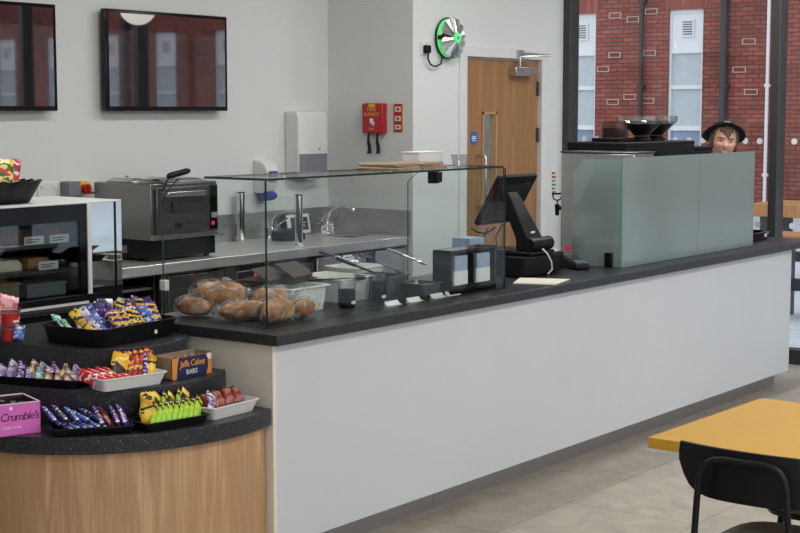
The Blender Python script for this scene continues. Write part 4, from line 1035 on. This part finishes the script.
# -- bottom tier
t = thing('biscuit_box', 'pink card box with black script lettering on the lowest snack tier', 'box', (3.229-.942*.085+.335*.085, 3.931+.335*.085+.942*.085, Z1), math.radians(-19.6))
bx = MB(); L, D, H = .17, .17, .105
bx.box(-L/2,L/2,-D/2,-D/2+.003,0,H).box(-L/2,L/2,D/2-.003,D/2,0,H).box(-L/2,-L/2+.003,-D/2,D/2,0,H).box(L/2-.003,L/2,-D/2,D/2,0,H).box(-L/2,L/2,-D/2,D/2,0,.003)
part('box', bx, W['pink'], t)
part('clear_lid', MB().box(-L/2,L/2,-D/2,D/2,H,H+.002), W['bowl'], t)
part('lid_rim', MB().box(-L/2,L/2,-D/2,-D/2+.006,H,H+.003).box(-L/2,L/2,D/2-.012,D/2,H,H+.003).box(L/2-.006,L/2,-D/2,D/2,H,H+.003).box(-L/2,-L/2+.006,-D/2,D/2,H,H+.003), W['whitem'], t)
text('lettering', "Crumble's", .0375, W['ink'], face_my(.012,-D/2-.0006,.062), t, shear=.25, space=.86)
text('lettering', 'LOVES TO BE', .011, W['inkw'], face_my(-.015,-D/2-.0006,.027), t)
part('heart', MB().cyl((-.016,-D/2-.0012,.092),(-.016,-D/2,.092),.006,n=14), W['inkw'], t)
for i,(x,y) in enumerate(((-.04,-.03),(.035,-.02),(-.02,.04),(.045,.045))):
    b = thing('wrapped_biscuit', f'dark iced biscuit under the clear lid of the pink box, {ORD[i]} of four', 'biscuit', t.location + Matrix.Rotation(math.radians(-19.6),3,'Z') @ Vector((x,y,.004)), 0, 'biscuits in the pink box')
    part('biscuit', MB().lathe([(.028,0),(.032,.02),(.032,.07),(.026,.085),(0,.088)],18), W['greyp'], b); part('icing', MB().lathe([(.025,.086),(.015,.094),(0,.096)],16), W['ink'], b)

tray('snack_tray', 'black tray of blue and purple bars on the lowest tier beside the pink box', 3.335, 3.80, Z1, -37, .245, .105, .028, W['black'])
row(3.33,3.79,Z1,-37,6,.11,['bar_navy','bar_blue','bar_navy','bar_blue','bar_blue'],(.10,.036,.016),'chocolate_bar',fromleft('blue and cream bar in the lower black tray',5),'chocolate bar','blue bars in the lower black tray',yaw=45,lean=1.3,roll=.9,off=-.025,jit=.15)
row(3.32,3.835,Z1+.02,-37,5,.15,['bar_blue','bar_navy','bar_blue'],(.11,.036,.016),'chocolate_bar',fromleft('blue bar at the back of the lower black tray',5),'chocolate bar','blue bars at the back of the lower black tray',yaw=45,lean=1.15,roll=.8,off=-.01,jit=.15)
row(3.40,3.755,Z1+.008,-37,4,.075,['bar_purple','bar_brown','bar_purple'],(.12,.036,.018),'chocolate_bar',fromleft('purple bar leaning at the right of the lower black tray',4),'chocolate bar','purple bars in the lower black tray',yaw=40,lean=1.0,roll=.8,off=-.03,jit=.1)
tray('snack_tray', 'black tray of lime green bars, middle of the lowest tier', 3.565, 3.668, Z1, -11, .235, .10, .032, W['black'])
row(3.57,3.668,Z1,-11,9,.175,'bar_lime',(.105,.040,.015),'chocolate_bar',fromleft('lime green bar with black ends',9),'chocolate bar','lime green bars in the black tray',yaw=8,lean=.5,roll=.8,off=-.03)
row(3.57,3.70,Z1+.018,-11,7,.17,['bar_yelblack','bar_lime'],(.105,.040,.015),'chocolate_bar',fromleft('yellow and black bar behind the lime ones',7),'chocolate bar','yellow bars behind the lime ones',yaw=8,lean=.55,roll=.75,off=0)
bar('bar_yellow',(.115,.055,.022),'snack_bag','upright yellow bag at the left end of the lime green bars','snack bag',(3.485,3.684,Z1+.008),Euler((-.12,.04,math.radians(-14))),None)
tray('snack_tray', 'white tray of brown packets at the right end of the lowest tier', 3.825, 3.652, Z1, 2, .215, .085, .045, W['white'], .014)
row(3.83,3.652,Z1-.004,2,10,.17,'bar_brown',(.09,.065,.03),'chocolate_bag',fromleft('red brown packet in the white tray',10),'chocolate packet','red brown packets in the white tray',yaw=25,lean=.45,roll=.5,off=-.012,jit=.12)
bar('bar_white',(.085,.06,.02),'chocolate_bag','clear and white crumpled packet at the left of the brown ones','chocolate packet',(3.735,3.628,Z1+.012),Euler((-.3,.5,.3)),None)

# -- middle tier
tray('snack_tray', 'black tray of wrapped biscuits at the left of the middle tier', 3.396, 4.13, Z2, -72, .34, .095, .03, W['black'])
row(3.395,4.13,Z2,-72,8,.27,['bar_white','bar_white','bar_purple','bar_white','bar_mint','bar_tan','bar_tan','bar_tan'],(.10,.042,.015),'wrapped_biscuit',fromleft('clear wrapped biscuit in the middle black tray',8),'biscuit','wrapped biscuits in the middle black tray',yaw=45,lean=1.1,roll=.75,off=-.035)
row(3.405,4.13,Z2+.012,-72,7,.26,['bar_white','bar_purple','bar_tan'],(.09,.042,.015),'wrapped_biscuit',fromleft('wrapped biscuit in the rear row of the middle black tray',7),'biscuit','wrapped biscuits in the rear row',yaw=45,lean=1.0,roll=.75,off=.0)
tray('snack_tray', 'white tray of red and yellow packets on the middle tier', 3.545, 3.853, Z2, -9, .235, .085, .045, W['white'], .014)
row(3.50,3.845,Z2+.01,-9,4,.09,'bar_red',(.11,.045,.02),'chocolate_bag',fromleft('red packet at the left of the middle white tray',4),'chocolate packet','red packets in the middle white tray',yaw=10,lean=.9,roll=-1.0,off=-.01)
bar('bar_yelblack',(.112,.065,.022),'chocolate_bag','big yellow and black packet standing in the middle white tray','chocolate packet',(3.505,3.865,Z2+.01),Euler((-.25,.35,-.3)),None)
row(3.585,3.86,Z2+.005,-9,6,.12,'bar_redgold',(.108,.05,.022),'chocolate_bag',fromleft('red and gold packet standing in the middle white tray',6),'chocolate packet','red and gold packets in the middle white tray',yaw=15,lean=.28,roll=.45,off=.0)
bar('bar_purple',(.11,.04,.018),'chocolate_bag','purple packet at the right end of the middle white tray','chocolate packet',(3.615,3.835,Z2+.01),Euler((-.35,.6,.1)),None)
bar('bar_yellow',(.10,.04,.02),'chocolate_bag','gold packet against the navy box on the middle tier','chocolate packet',(3.64,3.835,Z2+.01),Euler((-.3,.55,.1)),None)
t = thing('cake_bar_box', 'navy and orange open card box of cake bars on the middle tier', 'box', (3.815,3.845,Z2))
bx = MB(); L, D, H = .20, .085, .083
bx.box(-L/2,L/2,-D/2,-D/2+.003,0,H*.92).box(-L/2,L/2,D/2-.003,D/2,0,H).box(-L/2,-L/2+.003,-D/2,D/2,0,H*.95).box(L/2-.003,L/2,-D/2,D/2,0,H*.98).box(-L/2,L/2,-D/2,D/2,0,.003)
part('carton', bx, W['kraft'], t)
fx = MB().box(-L/2,L/2,-D/2-.0012,-D/2,.001,H*.92)
part('orange_front', fx, W['orange'], t)
nv = [(-.078,.001),(.070,.001),(.080,.03),(.078,.06),(.066,H*.92),(-.066,H*.92),(-.074,.05)]
part('navy_panel', MB().loft([[(a,-D/2-.0024,b) for a,b in nv],[(a,-D/2-.001,b) for a,b in nv]]), W['navy'], t)
text('lettering','Jaffa Cakes',.0325,W['inko'],face_my(.0,-D/2-.003,.052),t,shear=.12,space=.9)
text('lettering','BARS',.025,W['inkw'],face_my(-.004,-D/2-.003,.021),t,space=1.0)
part('white_badge', MB().cyl((.086,-D/2-.002,.066),(.086,-D/2-.0008,.066),.012,n=18), W['whitem'], t)
for i in range(5):
    bar('bar_tan',(.066,.05,.016),'cake_bar',f'cake bar inside the navy box, {ORD[i]} of five from the left','cake bar',(3.80-.07+.035*i,3.845,Z2+.004),Euler((.1,0,PI/2)),'cake bars in the navy box')

# -- top tier
t = thing('snack_tray', 'large black tray of purple and gold bars on the top snack tier', 'tray', (3.748,4.152,Z3), math.radians(4))
part('tray', MB().tray(.41,.285,.066,t=.004,flare=.012,r=.05,lip=.005), W['black'], t)
part('white_mark', MB().box(.065,.078,-.157,-.155,.02,.034), W['inkw'], t)
g1 = 'purple and gold bars at the front of the top tray'
row(3.825,4.06,Z3+.004,4,6,.19,['bar_caramel','bar_caramel','bar_gold','bar_gold','bar_blue','bar_caramel'],(.115,.042,.016),'chocolate_bar',fromleft('striped bar at the front right of the top tray',6),'chocolate bar',g1,yaw=-25,lean=.55,roll=-.28,off=0,jit=.12)
row(3.86,4.13,Z3+.008,4,7,.20,['bar_purple','bar_gold','bar_purple','bar_caramel'],(.12,.042,.018),'chocolate_bar',fromleft('dark purple bar in the second row of the top tray',7),'chocolate bar','purple bars in the second row of the top tray',yaw=-20,lean=.35,roll=-.2,off=0,jit=.18)
row(3.86,4.21,Z3+.012,4,5,.18,['bar_purple','bar_mint','bar_white','bar_purple'],(.12,.044,.018),'chocolate_bar',fromleft('bar in the rear row of the top tray',5),'chocolate bar','bars in the rear row of the top tray',yaw=-15,lean=.3,roll=.2,off=0,jit=.3)
row(3.665,4.10,Z3+.004,4,4,.07,['bar_yellow','bar_white','bar_blue','bar_purple'],(.135,.036,.016),'chocolate_bar',fromleft('bar standing tall at the left of the top tray',4),'chocolate bar','tall bars at the left of the top tray',yaw=-30,lean=.15,roll=-.6,off=0,jit=.15)
row(3.73,4.18,Z3+.02,4,4,.09,['bar_purple','bar_mint','bar_blue','bar_white'],(.12,.04,.018),'chocolate_bar',fromleft('mixed bar leaning in the middle of the top tray',4),'chocolate bar','mixed bars in the middle of the top tray',yaw=-30,lean=.3,roll=.3,off=0,jit=.3)
row(3.61,4.20,Z3+.012,75,4,.16,'bar_mint',(.09,.04,.016),'sweet_packet',fromleft('pale green packet at the left end of the top tray',4),'sweets','pale green packets in the top tray',yaw=-60,lean=.7,roll=.4,off=0,jit=.3)
# tubs and sweet bags at the left
def tub(label, x, y, z):
    t = thing('sweet_tub', label, 'tub', (x,y,z), 0, 'red sweet tubs on the top tier')
    part('tub', MB().lathe([(.029,0),(.033,.044),(.030,.044),(.027,.003),(0,.003)],24), W['redp'], t)
    part('lid', MB().lathe([(.0335,.042),(.036,.043),(.036,.054),(.032,.056),(0,.056)],24), W['bowl'], t)
    part('sweets', MB().lathe([(.028,.004),(.03,.04),(0,.042)],16), W['cake'], t)
    part('label_print', MB().box(-.014,.012,-.0345,-.031,.012,.02), W['whitem'], t)
for x,y,z,l in ((3.487,4.40,Z3,'red lidded sweet tub, lower front of the stack beside the top tray'),(3.487,4.40,Z3+.057,'red lidded sweet tub, upper front of the stack beside the top tray'),
                (3.535,4.455,Z3,'red lidded sweet tub, lower rear of the stack beside the top tray'),(3.535,4.455,Z3+.057,'red lidded sweet tub, upper rear of the stack beside the top tray')): tub(l,x,y,z)
bar('bag_pink',(.12,.09,.03),'sweet_bag','pink sweet bag behind the red tubs, left one','sweet bag',(3.505,4.51,Z3+.02),Euler((-.2,-.2,-.6)),None)
bar('bag_pink',(.13,.09,.03),'sweet_bag','pink sweet bag behind the red tubs, right one','sweet bag',(3.555,4.55,Z3+.02),Euler((-.2,.3,-.5)),None)
bar('bar_blue',(.06,.04,.02),'sweet_bag','small blue packet in front of the red tubs','sweet bag',(3.475,4.345,Z3),Euler((-.25,.2,-.4)),None)

# -- crisps in the wavy basket
for i,(x,y,k,rx,ry,l) in enumerate(((3.81,4.92,'crisp_green',-.15,.10,'green and yellow crisp packet in the wavy basket'),(3.865,4.93,'crisp_red',-.1,.22,'narrow red crisp packet at the right of the wavy basket'),
        (3.75,4.90,'crisp_red',-.1,-.15,'red crisp packet at the left of the wavy basket'),(3.70,4.93,'crisp_green',-.1,-.1,'green crisp packet at the far left of the wavy basket'),(3.79,4.99,'crisp_yellow',-.05,.55,'yellow crisp packet lying across the top of the basket'),(3.66,4.97,'crisp_yellow',-.1,.1,'yellow crisp packet cut by the photo edge in the basket'))):
    bar(k,(.165,(.085,.045,.08,.08,.09,.09)[i],.03),'crisp_packet',l,'crisps',(x+.065,y,1.328+.014+(.02 if i==4 else 0)),Euler((rx,ry,math.radians(-20+13*i))),'crisp packets in the wavy basket')

# ================================================================ bagged bread on the worktop
def loaf(name, label, x, y, z, L, r, rz, tilt=0, h=.8, slashes=0):
    t = thing(name, label, 'bread', (x,y,z), rz, 'bagged bread under the glass')
    t.rotation_euler = (0,tilt,rz)
    def shell(k, wob, seed):
        random.seed(seed); rings = []
        for j in range(15):
            u = j/14*2-1; s = max(.06,(1-abs(u)**3.2))**.55
            ring = []
            for i in range(22):
                a = 2*PI*i/22
                rr = r*k*s*(1+random.uniform(-wob,wob)) 
                zz = math.sin(a)*rr*h + r*h
                ring.append((u*L/2*k, math.cos(a)*rr, max(0.001, zz*(1 if zz > 0 else 0))))
            rings.append(ring)
        return MB().loft(rings)
    b = part('bread', shell(.92,.006,int(x*1000)), W['bread'], t, smooth=1.2, sub=1)
    if slashes:
        s = MB()
        for k in range(slashes):
            u = (k-(slashes-1)/2)*L*.7/slashes
            s.tube([(u-.012,-r*.42,r*h*1.58),(u,0,r*h*1.74),(u+.012,r*.42,r*h*1.58)],[.002,.006,.002],8)
        part('crust_ridges', s, W['cake2'], t)
    w = part('clear_bag', shell(1.13,.13,int(x*977)), W['film'], t, smooth=1.5)
    e = MB(); n = 9; vs = []; fs = []
    for sgn in (1,):
        for j in range(4):
            for i in range(n):
                v = (i/(n-1)-.5)*2
                vs.append((L/2*1.0+.016*j*1.4, v*r*(.35+.26*j), r*h*(.8+.25*j)+.012*math.sin(i*2.3+j*1.7)))
        for j in range(3):
            for i in range(n-1): fs.append((j*n+i,j*n+i+1,(j+1)*n+i+1,(j+1)*n+i))
    part('bag_neck', MB().add(vs,fs), W['film'], t, smooth=1.5)
    return t
loaf('bread_roll','long seeded roll in a clear bag at the front left of the display',4.215,3.915,CT,.235,.055,math.radians(-24),0,.7)
loaf('bread_roll','crusty golden roll in a clear bag nearest the glass corner',4.235,3.77,CT,.21,.056,math.radians(8),0,.85)
loaf('bread_roll','crusty roll in a clear bag at the right end of the bread pile',4.395,3.775,CT,.15,.05,math.radians(25),0,.8)
loaf('bread_roll','slashed brown loaf in a clear bag, highest on the bread pile',4.27,4.09,CT+.03,.24,.066,math.radians(-30),.1,.8,4)
loaf('bread_roll','pale roll in a clear bag at the left rear of the bread pile',4.175,4.14,CT,.16,.05,math.radians(-70),0,.8)
loaf('bread_roll','floury roll in a clear bag in the middle of the bread pile',4.345,3.90,CT+.03,.17,.055,math.radians(-15),0,.8)
# ================================================================ table and chairs
random.seed(3)
t = thing('cafe_table', 'square table with an ochre yellow top in the near right corner', 'table', (4.275,1.63,0))
part('tabletop', MB().prism([(3.89,2.014),(3.872,1.245),(4.637,1.226),(4.655,1.995)],.718,.75), W['yeltop'], t, bevel=.002, world=True)
part('column', MB().cyl((4.275,1.63,.03),(4.275,1.63,.705),.032,n=20), W['blackm'], t, world=True)
part('top_plate', MB().box(4.08,4.47,1.60,1.66,.70,.718).box(4.245,4.305,1.435,1.825,.70,.718), W['blackm'], t, world=True)
part('base', MB().lathe([(.21,0),(.21,.008),(.06,.025),(.035,.05),(0,.05)],32,loc=(4.275,1.63,0)), W['blackm'], t, world=True)
def chair(label, x, y, rz):
    """local: the sitter looks along +x"""
    t = thing('dining_chair', label, 'chair', (x,y,0), rz, 'chairs at the yellow table')
    # curved back shell
    rings = []; n = 20
    for k in range(n+1):
        u = k/n*2-1; yy = u*.225
        top = .795-.006*u*u; h = .14*max(.16,(1-abs(u)**5))**.5
        low = top-h if abs(u) < .999 else top-.05
        xb = -.205+.055*u*u
        tilt = .10
        rings.append([(xb+tilt*(low-.8), yy, low), (xb+tilt*(low+(top-low)*.5-.8)-.004, yy, low+(top-low)*.5), (xb, yy, top), (xb+.011, yy, top), (xb+.011+tilt*(low+(top-low)*.5-.8), yy, low+(top-low)*.5), (xb+.011+tilt*(low-.8), yy, low)])
    part('backrest', MB().loft(rings), W['black'], t, bevel=.003)
    # seat pad
    def sq(a, b, z, e=4, n=36): 
        out = []
        for k in range(n):
            c, s = math.cos(2*PI*k/n), math.sin(2*PI*k/n); q = (abs(c)**e+abs(s)**e)**(-1/e)
            out.append((.065+a*c*q, b*s*q*(1-.10*(c<0)*abs(c)), z))
        return out
    part('seat', MB().loft([sq(.225,.205,.440),sq(.237,.216,.450),sq(.237,.216,.468),sq(.212,.195,.481),sq(.11,.10,.485)]), W['seat'], t, smooth=1.2)
    part('seat_pan', MB().loft([sq(.225,.204,.424),sq(.232,.212,.440)]), W['black'], t)
    # one bent tube: rear leg, up behind the shell, across and down
    P = []
    for s in (1,):
        P += [(-.30,.175,.008),(-.235,.142,.43),(-.238,.128,.66),(-.236,.124,.715),(-.233,.116,.742),(-.230,.103,.758),(-.228,.086,.767),(-.226,.06,.771)]
    Q = [(a,-b,c) for a,b,c in reversed(P)]
    part('back_frame', MB().tube(P+Q,.0092,12), W['blackm'], t)
    for s in (1,-1):
        part('leg', MB().tube([(.235,s*.185,.008),(.17,s*.165,.405),(.15,s*.16,.422),(-.10,s*.15,.422),(-.222,s*.149,.424)],.0105,12), W['blackm'], t)
        for q in ((.235,.185),(-.30,.185)): part('foot', MB().cyl((q[0],s*q[1],0),(q[0],s*q[1],.012),.013,n=12), W['rubber'], t)
    return t
chair('black shell backed chair at the near side of the yellow table, back towards the room', 3.895, 1.615, 0)
chair('grey seated chair tucked under the far side of the yellow table', 4.71, 1.70, PI)

# ================================================================ the person behind the coffee machine
def skin(name, chains, mats, parent=None, sub=1):
    """limbs grown over a skeleton: chains of (point, radius); chains after the first start from an existing point"""
    vs, es, rs, idx = [], [], [], {}
    for ch in chains:
        prev = None
        for p, r in ch:
            k = tuple(round(c,4) for c in p)
            if k not in idx: idx[k] = len(vs); vs.append(p); rs.append(r)
            i = idx[k]
            if prev is not None and prev != i: es.append((prev,i))
            prev = i
    me = bpy.data.meshes.new(name); me.from_pydata(vs, es, [])
    o = bpy.data.objects.new(name, me); COL.objects.link(o)
    sk = o.modifiers.new('skin','SKIN'); sk.use_smooth_shade = True
    for i, r in enumerate(rs):
        v = me.skin_vertices[0].data[i]; v.radius = (r,r) if not isinstance(r,tuple) else r; v.use_root = (i == 0)
    s = o.modifiers.new('sub','SUBSURF'); s.levels = sub; s.render_levels = sub
    bpy.context.view_layer.update()
    e = o.evaluated_get(bpy.context.evaluated_depsgraph_get()); m2 = bpy.data.meshes.new_from_object(e)
    bpy.data.objects.remove(o)
    return m2
def mesh_mb(me):
    m = MB(); m.add([v.co.copy() for v in me.vertices],[list(p.vertices) for p in me.polygons]); return m

PX, PY = 9.318, 4.30
person = thing('person', 'person in a black brimmed hat smiling above the frosted screen', 'person', (PX,PY,0), math.radians(180))
# local frame: +x is where the person looks, +y their left
body_ch = [[((0,0,.86),.125),((0,0,1.0),.125),((0,0,1.15),.135),((.0,0,1.27),.125),((.0,0,1.335),.06),((.012,0,1.38),.052),((.02,0,1.43),.05)]]
for s in (1,-1):
    body_ch.append([((0,0,1.27),.125),((0,s*.13,1.285),.062),((.0,s*.155,1.22),.052),((.01,s*.165,1.02),.042),((.10,s*.20,.985),.034),((.20,s*.17,.95),.027),((.245,s*.16,.945),.024)])
    hx, hy, hz = .245, s*.16, .945
    palm = ((hx+.045,hy-.004*s,hz),.026)
    body_ch.append([((hx,hy,hz),.024),palm])
    for q,(dy,ln) in enumerate(((-.026,.062),(-.009,.072),(.009,.068),(.025,.054))):
        body_ch.append([palm,((hx+.078,hy+dy,hz),.0105),((hx+.078+ln*.5,hy+dy*1.05,hz-.012),.009),((hx+.078+ln*.9,hy+dy*1.1,hz-.04),.0075)])
    body_ch.append([((hx,hy,hz),.024),((hx+.03,hy-s*.034,hz-.004),.011),((hx+.062,hy-s*.052,hz-.014),.009),((hx+.085,hy-s*.056,hz-.03),.0075)])
    body_ch.append([((0,0,.86),.125),((.0,s*.09,.80),.085),((.01,s*.095,.47),.055),((-.01,s*.10,.12),.038),((.0,s*.10,.05),.036),((.10,s*.11,.035),.032),((.17,s*.115,.03),.022)])
bm_body = mesh_mb(skin('body_limbs', body_ch, None, sub=2))
# head: lat-long grid pushed into a face
HC = Vector((.025,.01,1.508)); HT = Euler((math.radians(-6),math.radians(6),math.radians(33))).to_matrix().to_4x4() @ Matrix.Scale(1.08,4)
def headp(th, ph, k=1.0):
    # th azimuth (0 = face), ph elevation
    c, s = math.cos(ph), math.sin(ph)
    x, y, z = c*math.cos(th)*.098, c*math.sin(th)*.080, s*.118
    if z < 0: 
        f = 1-.30*(z/.118)**2; y *= f; x = x*(1-.06*(z/.118)**2)+(.006 if math.cos(th) > 0 else -.0)
    if math.cos(th) < 0: x *= .98
    g = lambda a,b,cy,cz: math.exp(-((y-cy)/a)**2-((z-cz)/b)**2) if math.cos(th) > 0 else 0
    x += .024*g(.011,.014,0,-.030)+.012*g(.009,.020,0,-.008)        # nose
    x -= .011*(g(.016,.011,.031,.004)+g(.016,.011,-.031,.004))       # eye sockets
    x += .006*(g(.03,.008,.028,.020)+g(.03,.008,-.028,.020))         # brows
    x += .007*(g(.016,.016,.040,-.030)+g(.016,.016,-.040,-.030))     # cheeks
    x += .006*g(.022,.006,0,-.060)+.007*g(.020,.012,0,-.098)         # lips, chin
    x -= .005*g(.018,.005,0,-.075)
    return HC + (HT @ Vector((x*k, y*k, z*k)))
rows, colsn = 34, 56
rings = [[headp(2*PI*i/colsn, -PI/2+.02+(PI-.04)*j/rows) for i in range(colsn)] for j in range(rows+1)]
bm_body.loft(rings)
for s in (1,-1):
    ear = [[HC+(HT@Vector((-.004+.014*math.cos(a)*q-.006, s*(.071+.010*w), -.006+.026*math.sin(a)*q))) for a in [2*PI*k/14 for k in range(14)]] for q,w in ((.55,-.3),(1,.4),(1,1),(.7,1.2))]
    bm_body.loft(ear)
body = part('body', bm_body, W['skin'], person, smooth=2)
def hp(y, z, dx=0):
    """a point on the face at local y, z"""
    best = None
    th = math.asin(max(-1,min(1,y/.074))); ph = math.asin(max(-1,min(1,z/.118)))
    for _ in range(12):
        p = HT.inverted() @ (headp(th,ph)-HC); th += (y-p.y)*8; ph += (z-p.z)*6
    return Vector((p.x+dx, y, z))
def onhead(v): return HC + (HT @ Vector(v))
for s in (1,-1):
    c = hp(s*.031,.004,-.006)
    e = MB()
    M2 = Matrix.Translation(onhead(c)) @ HT
    e.lathe([(.0115*math.sin(PI*k/10),-.0115*math.cos(PI*k/10)) for k in range(11)],16,M=M2)
    eo = part('eye', e, W['eyew'], person)
    part('iris', MB().cyl((.0095,0,0),(.0122,0,0),.0062,.0045,14,M=M2), W['iris'], eo)
    part('eyelid', MB().tube([onhead(hp(s*.031+dy,.004+.0085-.35*abs(dy)-(0),.002)) for dy in (-.015,-.008,0,.008,.015)],[.002,.0035,.004,.0035,.002],8), W['skin'], person)
    part('eyebrow', MB().tube([onhead(hp(s*(.014+.009*k),.021+.003*math.sin(k*.8),.003)) for k in range(5)],[.002,.004,.004,.003,.002],8), W['hair'], person)
part('mouth', MB().tube([onhead(hp(y,-.064+8*y*y,.001)) for y in (-.026,-.018,-.009,0,.009,.018,.026)],[.002,.004,.005,.0055,.005,.004,.002],8), W['lips'], person)
part('teeth', MB().tube([onhead(hp(y,-.0625+8*y*y,.0035)) for y in (-.016,-.008,0,.008,.016)],[.002,.003,.0035,.003,.002],8), W['teeth'], person)
# hair: strands of thick locks round the head, hanging to the jaw
h = MB(); random.seed(11)
for k in range(64):
    a = math.radians(60+240*k/63); 
    pts = []; rr = []
    L = -.060+random.uniform(-.02,.015) if abs(a-PI) > .9 else -.09
    for j in range(6):
        z = .075+(L-.075)*j/5
        w = 1.03+.05*j/5+random.uniform(-.03,.04)
        c = math.sqrt(max(.05,1-(max(z,-.02)/.118)**2))
        pts.append(onhead((math.cos(a)*.096*c*w, math.sin(a)*.076*c*w, z))); rr.append((.010,.009,.008,.007,.005,.002)[j])
    h.tube(pts, rr, 7)
for k in range(9):
    a = math.radians(-34+68*k/8); pts = []
    drop = (.0,.0,.01,.018,.052,.060,.03,.0,.0)[k]
    for j in range(4):
        z = .085-(.03+drop*.7)*j/3
        c = math.sqrt(max(.05,1-(z/.118)**2)); pts.append(onhead((math.cos(a)*.098*c*1.07, math.sin(a)*.076*c*1.05, z)))
    h.tube(pts,[.010,.008,.005,.002],7)
part('hair', h, W['hair'], person, smooth=2)
# hat
MH = Matrix.Translation(onhead((-.030,0,.040))) @ HT @ Euler((0,math.radians(-30),0)).to_matrix().to_4x4() @ Matrix.Diagonal((1.1,.92,1,1))
hat = MB(); nn = 48; R = []
for r, z, fl in ((.088,-.004,0),(.118,.000,.4),(.142,-.002,1),(.143,.002,1),(.118,.005,.4),(.090,.006,0),(.087,.02,0),(.081,.042,0),(.066,.054,0),(.035,.052,0),(.001,.05,0)):
    R.append([MH @ Vector((r*math.cos(2*PI*k/nn), r*math.sin(2*PI*k/nn), z-(.022*fl*abs(math.sin(2*PI*k/nn))**2)+.0*fl)) for k in range(nn)])
hat_o = part('hat', hat.loft(R, cap=True), W['felt'], person, smooth=1)
part('hat_band', MB().lathe([(.0905,.008),(.0895,.028),(.088,.028),(.089,.008)],40,M=MH,cap=False), W['blackg'], hat_o)
part('hat_badge', MB().box(.084,.089,-.02,.02,.030,.036,M=MH), W['greyp'], hat_o)
# clothes
top = [[((0,0,.84),.14),((0,0,1.0),.14),((0,0,1.15),.15),((0,0,1.27),.138),((.003,0,1.325),.075)]]
for s in (1,-1):
    top.append([((0,0,1.27),.138),((0,s*.13,1.287),.070),((0,s*.156,1.22),.060),((.01,s*.166,1.02),.056),((.10,s*.202,.985),.046),((.195,s*.172,.952),.038)])
part('shirt', mesh_mb(skin('shirt_form', top, None, sub=2)), W['cloth'], person, smooth=2)
tr = [[((0,0,.97),.135),((0,0,.86),.137)]]
for s in (1,-1): tr.append([((0,0,.86),.137),((0,s*.09,.80),.098),((.01,s*.095,.47),.070),((-.01,s*.10,.10),.056)])
part('trousers', mesh_mb(skin('trouser_form', tr, None, sub=2)), W['clothd'], person, smooth=2)
for s in (1,-1):
    part('shoe', MB().loft([[(x,s*.105+w*math.cos(a),max(0.0,zc+hh*math.sin(a))) for a in [2*PI*k/12 for k in range(12)]] for x,w,hh,zc in ((-.07,.03,.03,.045),(-.05,.045,.055,.05),(.04,.048,.055,.05),(.12,.05,.04,.036),(.19,.04,.03,.026),(.215,.02,.015,.018))]), W['blackm'], person, smooth=1.5)

# ================================================================ light, sky, camera
w = bpy.data.worlds.new('overcast sky'); SC.world = w; w.use_nodes = True
nt = w.node_tree; nt.nodes.clear()
out = nt.nodes.new('ShaderNodeOutputWorld'); bg = nt.nodes.new('ShaderNodeBackground'); nt.links.new(bg.outputs[0], out.inputs[0])
tc = nt.nodes.new('ShaderNodeTexCoord'); sp = nt.nodes.new('ShaderNodeSeparateXYZ'); nt.links.new(tc.outputs['Generated'], sp.inputs[0])
r = ramp(nt, sp.outputs['Z'], [(0,(.92,.95,1,1)),(.35,(.86,.92,1,1)),(1,(.70,.82,1,1))]); nt.links.new(r.outputs[0], bg.inputs[0])
bg.inputs[1].default_value = SKY
def lamp(name, x, y, sx, sy, e, col=(1,.99,.97)):  # unseen overhead area light, added to brighten the room
    l = bpy.data.lights.new(name,'AREA'); l.shape = 'RECTANGLE'; l.size = sx; l.size_y = sy; l.energy = e; l.color = col
    o = bpy.data.objects.new(name,l); COL.objects.link(o); o.location = (x,y,ZC-.02); o['kind'] = 'structure'
for x in (-.5, 2.6, 5.8, 8.4):
    for y in (-2.6, .6): lamp('fill_light', x, y, 1.2, .3, FILL)
for x in (4.6, 7.0): lamp('fill_light', x, 4.3, 1.2, .2, FILL*.6)
lamp('fill_light', 8.9, 3.6, .6, .2, FILL*.6)  # extra unseen fill, added for the wall beside the door
cam = bpy.data.cameras.new('camera'); cam.sensor_width = 36; cam.lens = 67.5; cam.clip_start = .05; cam.clip_end = 300
co = bpy.data.objects.new('camera', cam); COL.objects.link(co)
yaw, pitch = math.radians(36.9178), math.radians(5.9185)
co.location = (0,0,1.70); co.rotation_euler = (PI/2-pitch, 0, yaw-PI/2)
SC.camera = co
vs = SC.view_settings; vs.view_transform = 'Standard'; vs.look = 'None'; vs.gamma = 1; vs.use_curve_mapping = False; vs.exposure = EXPO
try:
    SC.cycles.transparent_max_bounces = 32; SC.cycles.max_bounces = 10; SC.cycles.transmission_bounces = 8; SC.cycles.glossy_bounces = 5
    SC.cycles.caustics_reflective = False; SC.cycles.caustics_refractive = False; SC.cycles.sample_clamp_indirect = 6
except Exception: pass
